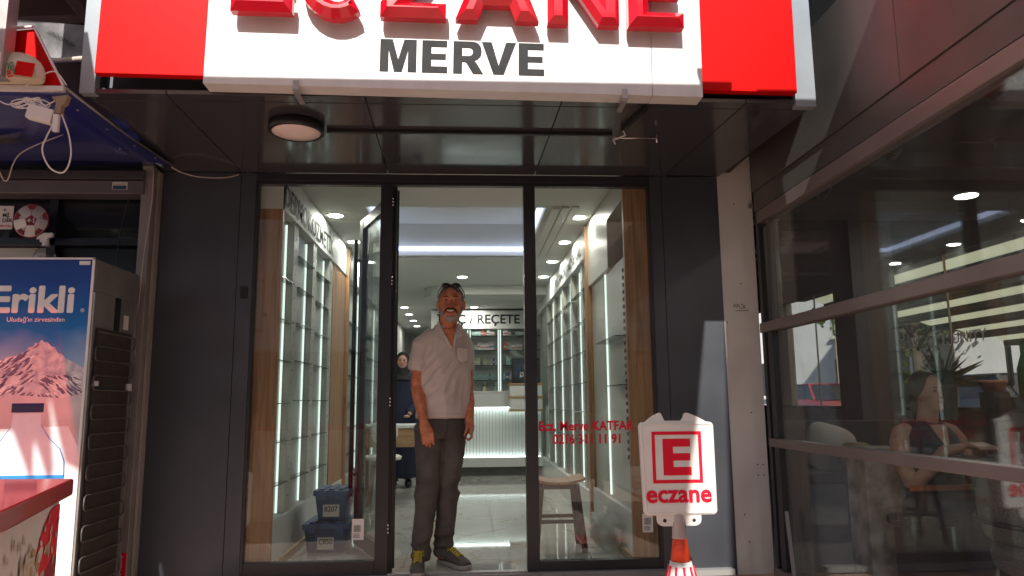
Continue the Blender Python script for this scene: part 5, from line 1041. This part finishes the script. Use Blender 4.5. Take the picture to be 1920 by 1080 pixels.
# tweed lounge chair
o = thing('lounge_chair', (2.45, -1.5, -.05), 'rounded grey tweed cafe chair close to the glass, its back to the window', 'chair')
ch = MB(); nA = 18
cen = Vector((2.62, -1.42, 0)); R1 = .30
rr = []
for k in range(nA + 1):
    a = radians(95 + 190 * k / nA); rr.append(a)
seatb = blob(MB().lathe((cen.x, cen.y, .22), [(.24, 0), (.30, .03), (.31, .10), (.28, .15), (.1, .165)], 32), .012, 3); seatb.build('seat', 'greyf', o)
blob(MB().loft([(cen + Vector((R1 * cos(a), R1 * sin(a), .54 - .05 * abs(a - pi) ** 2)), Vector((cos(a), sin(a), .0)) * .045, ZV * (.17 - .035 * abs(a - pi) ** 2)) for a in rr], 18), .011, 3).build('backrest', 'greyf', o)
bnd = MB().tube([(cen.x + .36 * cos(a), cen.y + .36 * sin(a), .46) for a in rr], .012, 8); bnd.build('band', 'black', o)
for a in (45, 135, 225, 315): MB().tube([(cen.x + .2 * cos(radians(a)), cen.y + .2 * sin(radians(a)), .23), (cen.x + .26 * cos(radians(a)), cen.y + .26 * sin(radians(a)), -.04)], .014, 8).build('leg', 'black', o)
# seated woman
wb = MB(); fw = Vector((.22, -.975, 0)).normalized(); sw = Vector((.975, .22, 0)).normalized(); hc2 = Vector((2.66, -.44, 1.035))
def W(f, s_, z): return hc2 + fw * f + sw * s_ + ZV * z
ez = Matrix((sw, fw, ZV)).transposed().to_4x4()
er = ez.to_euler()
wb.ell(W(-.01, 0, .015), (.072, .088, .098), 20, 14, er); wb.ell(W(.03, 0, -.055), (.054, .058, .062), 16, 12, er); wb.ell(W(.088, 0, -.022), (.011, .016, .018), 8, 6, er); wb.ell(W(.06, 0, -.095), (.03, .03, .022), 10, 8, er)
wb.tube([W(0, 0, -.06), W(-.03, 0, -.19)], [.052, .06], 14)
wb.loft([(W(-.04, 0, -.19), sw * .10, fw * .07), (W(-.045, 0, -.25), sw * .19, fw * .10), (W(-.04, 0, -.40), sw * .17, fw * .125), (W(-.04, 0, -.58), sw * .16, fw * .12), (W(-.05, 0, -.66), sw * .19, fw * .15)], 20)
for s_, hx in ((-1, -.06), (1, .05)):
    wb.tube([W(-.05, s_ * .12, -.215), W(-.045, s_ * .175, -.235), W(-.03, s_ * .205, -.28), W(.0, s_ * .225, -.40), W(.06, s_ * .22, -.52)], [.045, .052, .055, .046, .040], 14); wb.tube([W(.06, s_ * .22, -.52), W(.20, s_ * .12, -.38 + .06), W(.26, hx, -.30)], [.040, .036, .024], 12); wb.ell(W(.29, hx * .6, -.29), (.035, .045, .018), 12, 8, er)
    for q in range(4): wb.tube([W(.31, hx * .6 - .024 + q * .016, -.29), W(.35, hx * .6 - .026 + q * .017, -.295), W(.372, hx * .6 - .024 + q * .017, -.31)], .0085, 6)
    wb.tube([W(-.05, s_ * .09, -.62), W(.30, s_ * .10, -.60), W(.34, s_ * .10, -.85), W(.32, s_ * .10, -1.04)], [.085, .065, .05, .04], 12)
wo = blob(wb, .0075, 4).build('person', 'skinf', None, origin=(2.62, -.42, -.05)); tag(wo, 'woman with tied brown hair and dark sleeveless top seated at the cafe table', 'person')
hr = blob(MB().ell(W(-.025, 0, .03), (.082, .092, .100), 20, 14, er).ell(W(-.075, 0, -.05), (.065, .05, .09), 14, 10, er).ell(W(-.085, .01, -.14), (.045, .035, .07), 14, 10, er), .008, 2)
hr.f = [f for f in hr.f if all(((hr.v[i] - hc2).dot(fw) < .045 - max(0, -(hr.v[i] - hc2).z) * .9) for i in f)]; hr.sm = [True] * len(hr.f); hr.build('hair', mat('brown_hair', (.035, .018, .010), .6, bump=.4, bscale=90, var=.4, scale=40), wo)
tp = blob(MB().loft([(W(-.05, 0, -.165), sw * .085, fw * .075), (W(-.05, 0, -.20), sw * .15, fw * .09), (W(-.045, 0, -.25), sw * .198, fw * .118), (W(-.035, 0, -.33), sw * .192, fw * .145), (W(-.035, 0, -.42), sw * .185, fw * .15), (W(-.04, 0, -.58), sw * .17, fw * .13), (W(-.05, 0, -.68), sw * .20, fw * .16)], 22), .010, 3); tp.build('sleeveless_top', 'navyc', wo)
MB().add([W(.050, -.060, -.185), W(.050, .060, -.185), W(.118, 0, -.335)], [(0, 1, 2)]).build('open_neck', 'skinf', wo)
jn = MB().loft([(W(-.05, 0, -.60), sw * .19, fw * .15), (W(-.05, 0, -.70), sw * .20, fw * .16)], 20)
for s_ in (-1, 1): jn.tube([W(-.05, s_ * .09, -.64), W(.30, s_ * .10, -.61), W(.345, s_ * .10, -.85), W(.32, s_ * .10, -1.02)], [.105, .082, .066, .052], 14)
blob(jn, .010, 3).build('trousers', 'navyc', wo)
MB().tube([W(.03, -.055, -.17), W(.095, -.01, -.30), W(.10, 0, -.315), W(.095, .01, -.30), W(.03, .055, -.17)], .0016, 6).build('necklace', 'chrome', wo)
for s_ in (-1, 1): MB().ell(W(.078, s_ * .030, .004), (.012, .005, .0035), 8, 6, er).build('eye', 'iris', wo); MB().tube([W(.082, s_ * .014, .022), W(.078, s_ * .040, .022)], .0028, 6).build('eyebrow', 'dark', wo)
MB().ell(W(.084, 0, -.058), (.020, .007, .006), 10, 6, er).build('lips', 'lip', wo)
o = thing('stool_seat', (2.62, -.36, -.05), 'dark seat pouffe under the seated woman', 'stool'); B(2.36, 2.88, -.62, -.14, .30, .36).build('seat', 'cafedark', o, .02); B(2.40, 2.84, -.58, -.18, -.045, .2995).build('base', 'cafedark', o)
# plants on the far sill
def leafy(name, c, n, R, m, label, cat='plant', ln=.09):
    o = thing(name, c, label, cat); c = Vector(c); st_ = MB().tube([c, c + Vector((.02, .03, R * .8)), c + Vector((-.02, 0, R * 1.5))], [.014, .010, .005], 6); st_.build('stem', 'bark', o); lf = MB()
    for i in range(n):
        p = c + Vector((random.gauss(0, R * .45), random.gauss(0, R * .45), R * (.9 + random.gauss(0, .5)))); a = Vector((random.gauss(0, 1), random.gauss(0, 1), random.gauss(0, .7))).normalized(); b2 = a.cross(Vector((random.random(), random.random(), random.random()))).normalized(); l = ln * random.uniform(.6, 1.2)
        lf.add([p, p + a * l * .5 + b2 * l * .32, p + a * l, p + a * l * .5 - b2 * l * .32], [(0, 1, 2, 3)])
    lf.build('foliage', m, o); return o
random.seed(11)
leafy('potted_plant', (5.0, 3.75, .90), 90, .30, 'leafl', 'bright green leafy plant trailing on the cafe window sill')
leafy('potted_plant', (5.0, 3.2, .90), 70, .22, 'leaf', 'darker small leafy plant behind the head of the seated woman', ln=.07)
o = thing('cactus', (5.02, 3.95, .90), 'tall segmented cactus silhouette on the sill at the left of the window', 'cactus')
cm = mat('cactus_green', (.02, .035, .015), .7)
for dx, dy, z0, hh in ((0, 0, 0, .85), (0, -.28, 0, .42), (.0, .22, 0, .38)):
    MB().tube([(5.02 + dx, 3.95 + dy, .90 + z0 + hh * k / 6) for k in range(7)], [.04, .055, .04, .055, .04, .052, .03], 10).build('stem', cm, o)
o = thing('spiky_plant', (4.9, 2.75, 1.2), 'large dark spiky dracaena in a tall brown pot by the cafe window', 'plant')
MB().lathe((4.85, 2.75, .55), [(.10, 0), (.14, .55), (.15, .58), (.12, .58)], 20).build('pot', mat('bark_brown_pot', (.06, .03, .02), .9, bump=.8, bscale=20), o); spk = MB()
for k in range(46):
    a = random.uniform(0, 6.28); e = random.uniform(.05, 1.4); L2 = random.uniform(.3, .6); dv = Vector((cos(a) * cos(e), sin(a) * cos(e), sin(e))); p = Vector((4.85, 2.75, 1.12)); sv = dv.cross(ZV).normalized() * .022
    q = p + dv * L2 * .5; q2 = p + dv * L2 + Vector((0, 0, -.10 * cos(e))); spk.add([p - sv * .6, p + sv * .6, q + sv, q2, q - sv], [(0, 1, 2, 3, 4)])
spk.build('leaves', cm, o)
o = thing('flower_pot', (5.0, 2.25, .9), 'low terracotta bowl with dry stems on the cafe sill', 'pot'); MB().lathe((5.0, 2.2, 1.05), [(.08, 0), (.12, .09), (.125, .11), (.1, .11)], 18).build('bowl', 'terra', o); B(4.92, 5.08, 2.1, 2.3, .90, 1.049).build('stand', 'cafedark', o)
o = thing('menu_board', (5.0, 1.4, 1.2), 'brown board on a thin stand near the far cafe window', 'board'); B(4.98, 5.0, 1.05, 1.5, 1.45, 1.85).build('board', 'kraft', o); MB().tube([(4.99, 1.3, .9), (4.99, 1.28, 1.45)], .012, 8).build('stand', 'black', o)
o = thing('green_bottle', (5.0, 1.72, .9), 'dark green glass bottle standing on the cafe sill', 'bottle'); MB().lathe((5.0, 1.78, 1.0), [(.055, 0), (.06, .02), (.06, .25), (.02, .38), (.02, .50), (.026, .51)], 16).build('bottle', mat('green_bottle_glass', (.01, .06, .02), .1), o); B(4.9, 5.1, .9, 2.05, .90, .999).build('stand', 'cafedark', o)
# pergola outside
o = thing('pergola_awning', (7.5, 5, 2.2), 'cream pleated pergola awning sloping over the terrace behind the cafe', 'awning')
for k in range(7):
    x = 5.5 + k * .60; z = 2.94 - .234 * (x - 5.5); y1 = 8.3 - k * .08
    MB().hexa([(x, -1, z), (x + .30, -1, z - .11), (x + .30, y1, z - .11), (x, y1, z)], [(x, -1, z + .008), (x + .30, -1, z - .102), (x + .30, y1, z - .102), (x, y1, z + .008)]).build('pleat', 'pleat', o)
    MB().hexa([(x + .302, -1, z - .20), (x + .595, -1, z - .20), (x + .595, y1, z - .20), (x + .302, y1, z - .20)], [(x + .302, -1, z - .11), (x + .595, -1, z - .10), (x + .595, y1, z - .10), (x + .302, y1, z - .11)]).build('pleat_beam', 'cafedark', o)
for x in (5.5, 9.6): 
    for y in (-.8, 8.0): B(x, x + .07, y, y + .07, -.05, 2.9 - .234 * (x - 5.5)).build('post', 'black', o)
# street beyond
def building(x0, y0, y1, z1, m, label, wins):
    o = thing('house', (x0 + 2, (y0 + y1) / 2, -.05), label, 'house'); B(x0, x0 + 6, y0, y1, -.05, z1).build('wall', m, o)
    for (a, b_, c, d_) in wins:
        f_ = B(x0 - .05, x0 + .02, a - .08, b_ + .08, c - .08, d_ + .08).build('window', 'wht', o); B(x0 - .07, x0 - .051, a, b_, c, d_).build('pane', 'sash', f_); B(x0 - .08, x0 - .0705, (a + b_) / 2 - .03, (a + b_) / 2 + .03, c, d_).build('mullion', 'wht', f_); B(x0 - .2, x0 - .0505, a - .2, b_ + .2, c - .2, c - .085).build('sill', 'plaster', f_)
    o.rotation_euler = (0, 0, .42)
    return o
building(15, 4, 15.5, 12, 'bldg', 'white rendered house across the side street seen through the cafe', [(5.5, 7.5, 1.2, 2.9), (10.5, 12.6, 1.2, 3.2), (5.5, 7.5, 4.5, 6.2), (10.5, 12.6, 4.5, 6.2)])
building(17, 24.5, 48, 9, 'bldg', 'pale long house at the far end of the side street', [(27, 28.5, 1.2, 3), (31, 32.5, 1.2, 3), (36, 37.5, 1.2, 3), (27, 28.5, 4.2, 6), (31, 32.5, 4.2, 6)])
building(15.5, 16, 24, 10, 'beige', 'beige tiled house farther along the side street', [(17.5, 19, 1.2, 3), (21, 22.5, 1.2, 3)])
building(15.2, -6, 3.4, 9, 'bldg', 'pale house at the near end of the side street', [(-4, -2.5, 1.2, 3), (0, 1.5, 1.2, 3)])
o = thing('shutter_door', (14.8, 14.2, -.05), 'grey ribbed roller shutter on the white house', 'shutter')
for k in range(14): B(14.86, 14.98, 12.9, 15.4, -.02 + k * .17, .13 + k * .17).build('slat', 'steel', o, .01)
def car(x, y, m, label):
    o = thing('parked_car', (x, y, -.05), label, 'car', 'cars parked on the side street')
    sec = [(-2.1, .35, .62), (-2.0, .3, .78), (-1.0, .3, .95), (-.5, .3, 1.0), (1.1, .3, 1.0), (1.9, .3, .92), (2.1, .35, .7)]
    b2 = MB(); k = len(sec); vs = []
    for yy, z0, z1 in sec: vs += [(x - .85, y + yy, z0 - .05), (x - .88, y + yy, (z0 + z1) / 2), (x - .78, y + yy, z1), (x + .78, y + yy, z1), (x + .88, y + yy, (z0 + z1) / 2), (x + .85, y + yy, z0 - .05)]
    b2.add(vs, [(i * 6 + j, i * 6 + (j + 1) % 6, (i + 1) * 6 + (j + 1) % 6, (i + 1) * 6 + j) for i in range(k - 1) for j in range(6)] + [tuple(range(5, -1, -1)), tuple((k - 1) * 6 + j for j in range(6))]); b2.build('body', m, o, .05)
    MB().hexa([(x - .76, y - 1.0, .96), (x + .76, y - 1.0, .96), (x + .76, y + 1.75, .96), (x - .76, y + 1.75, .96)], [(x - .6, y - .3, 1.40), (x + .6, y - .3, 1.40), (x + .6, y + 1.2, 1.40), (x - .6, y + 1.2, 1.40)]).build('windows', 'cargl', o, .04)
    B(x - .58, x + .58, y - .28, y + 1.18, 1.401, 1.44).build('roof', m, o, .03)
    for yy in (-.9, 1.4): MB().beam((x - .77, y + yy * 1.0, .97), (x - .62, y + (yy * .35 if yy < 0 else yy * .86), 1.41), .05, .05).build('pillar', m, o)
    for dx in (-.80, .80):
        for dy in (-1.3, 1.35): w_ = MB().lathe((x + dx - .1, y + dy, .27), [(.30, 0), (.32, .03), (.32, .17), (.30, .2)], 20, 'x').build('wheel', 'tyre', o); MB().lathe((x + dx - .105, y + dy, .27), [(.19, 0), (.19, .21)], 16, 'x').build('rim', 'chrome', w_)
    return o
car(10.2, 8.6, 'card', 'dark parked car with bright roof seen through the cafe'); car(10.4, 16.5, 'carr', 'red parked car farther along the side street'); car(10.2, 2.6, 'card', 'dark parked car behind the spiky plant')
struct(B(9.0, 14.2, -20, 60, -.12, -.046).build('side_street', 'asphalt'))
def tree(x, y, h, R, n, label, m='leaf'):
    o = thing('street_tree', (x, y, -.05), label, 'tree', 'street trees'); MB().tube([(x, y, -.05), (x + .06, y, h * .3), (x - .03, y + .05, h * .6), (x, y, h * .9)], [.16, .13, .09, .03], 10).build('trunk', 'bark', o)
    lb = MB()
    for k in range(9): a = k * 2.4; lb.tube([(x, y, h * (.4 + .04 * k)), (x + R * .45 * cos(a), y + R * .45 * sin(a), h * (.55 + .04 * k)), (x + R * .8 * cos(a), y + R * .8 * sin(a), h * (.62 + .04 * k))], [.05, .035, .012], 6)
    lb.build('limbs', 'bark', o); lf = MB(); cl = [(Vector((random.gauss(0, .5), random.gauss(0, .5), random.gauss(0, .38))) * R, R * random.uniform(.18, .38)) for _ in range(38)]
    for i in range(n):
        c, r_ = random.choice(cl); p = Vector((x, y, h * .8)) + c + Vector((random.gauss(0, 1), random.gauss(0, 1), random.gauss(0, .8))) * r_ * .6; a = Vector((random.gauss(0, 1), random.gauss(0, 1), random.gauss(0, .7))).normalized(); b2 = a.cross(Vector((random.random(), random.random(), random.random()))).normalized(); l = random.uniform(.10, .2)
        lf.add([p, p + a * l * .5 + b2 * l * .35, p + a * l, p + a * l * .5 - b2 * l * .35], [(0, 1, 2, 3)])
    lf.build('crown', m, o)
tree(11.3, 13.4, 4.5, 1.6, 2200, 'street tree at the left of the view through the cafe window'); tree(12.9, 8.6, 4.2, 1.3, 1500, 'street tree beyond the pergola awning')
# opposite side of the street, reflected in the panes
tree(-6.5, -7.9, 5.2, 1.8, 2600, 'street tree on the kerb opposite the kiosk'); tree(5.2, -8.2, 5.2, 1.7, 2600, 'street tree on the kerb opposite the cafe')
o = thing('house', (0, -20, -.05), 'pale apartment house facing the pharmacy across the road', 'house'); B(-16, 16, -24, -19, -.05, 8.5).build('wall', 'bldg', o)
for k in range(8):
    for r_ in range(2):
        x = -14 + k * 4; f_ = B(x - .1, x + 1.7, -19.0, -18.92, 3.4 + r_ * 2.7, 5.2 + r_ * 2.7).build('window', 'wht', o); B(x, x + 1.6, -18.92, -18.9, 3.5 + r_ * 2.7, 5.1 + r_ * 2.7).build('pane', 'sash', f_)
for k in range(5): x = -14 + k * 6; B(x, x + 4.6, -19, -18.9, 0, 2.6).build('shop_window', 'sash', o); B(x - .2, x + 4.8, -19, -18.8, 2.65, 3.2).build('shop_board', ('red', 'wht', 'blue', 'wht', 'oak')[k], o)
# ================================================================== unseen awnings, outlines cut to cast the shadows on the front
def slab(pts, z, name, label, poles, m_='tarp'):
    o = thing(name, (pts[0][0], pts[0][1], z), label, 'awning'); MB().prism(pts, (0, 0, z), XV, YV, (0, 0, .03)).build('canvas', m_, o)
    for px, py in poles: MB().tube([(px, py, -.05), (px, py, z)], .02, 8).build('pole', 'steel', o)
slab([(-6.5, -2.26), (-2.14, -2.26), (-2.12, -1.93), (-1.93, -1.93), (-1.93, -2.26), (-1.40, -2.26), (-1.40, -2.34), (.94, -2.34), (.94, -2.235), (1.12, -2.235), (.912, -2.975), (.535, -4.19), (.49, -4.32), (.33, -4.95), (-.6, -4.75), (-2.2, -4.4), (-2.50, -4.3), (-2.50, -2.98), (-3.4, -2.98), (-3.4, -3.8), (-6.5, -3.8)], 3.3, 'unseen_shade_awning', 'unseen canvas awning added over the pavement, outline cut to shade the shopfront', ((-6.3, -2.5), (-6.3, -4.3)))
slab([(1.235, -2.28), (9, -2.28), (9, -7.5), (.20, -7.5), (.58, -5.4), (.86, -4.19)], 3.3, 'unseen_cafe_awning', 'unseen canvas awning added by the cafe to shade the pier and cafe', ((8.8, -2.6), (8.8, -7.3)))
slab([(-2.502, -2.982), (-2.502, -4.0), (-2.57, -3.95), (-2.60, -3.50), (-2.63, -4.0), (-2.66, -4.08), (-2.70, -3.80), (-2.74, -4.1), (-2.80, -3.75), (-3.2, -3.78), (-3.398, -3.8), (-3.398, -2.982)], 3.3, 'awning_patch', 'torn red translucent film filling a gap in the street awning', (), 'redfilm')
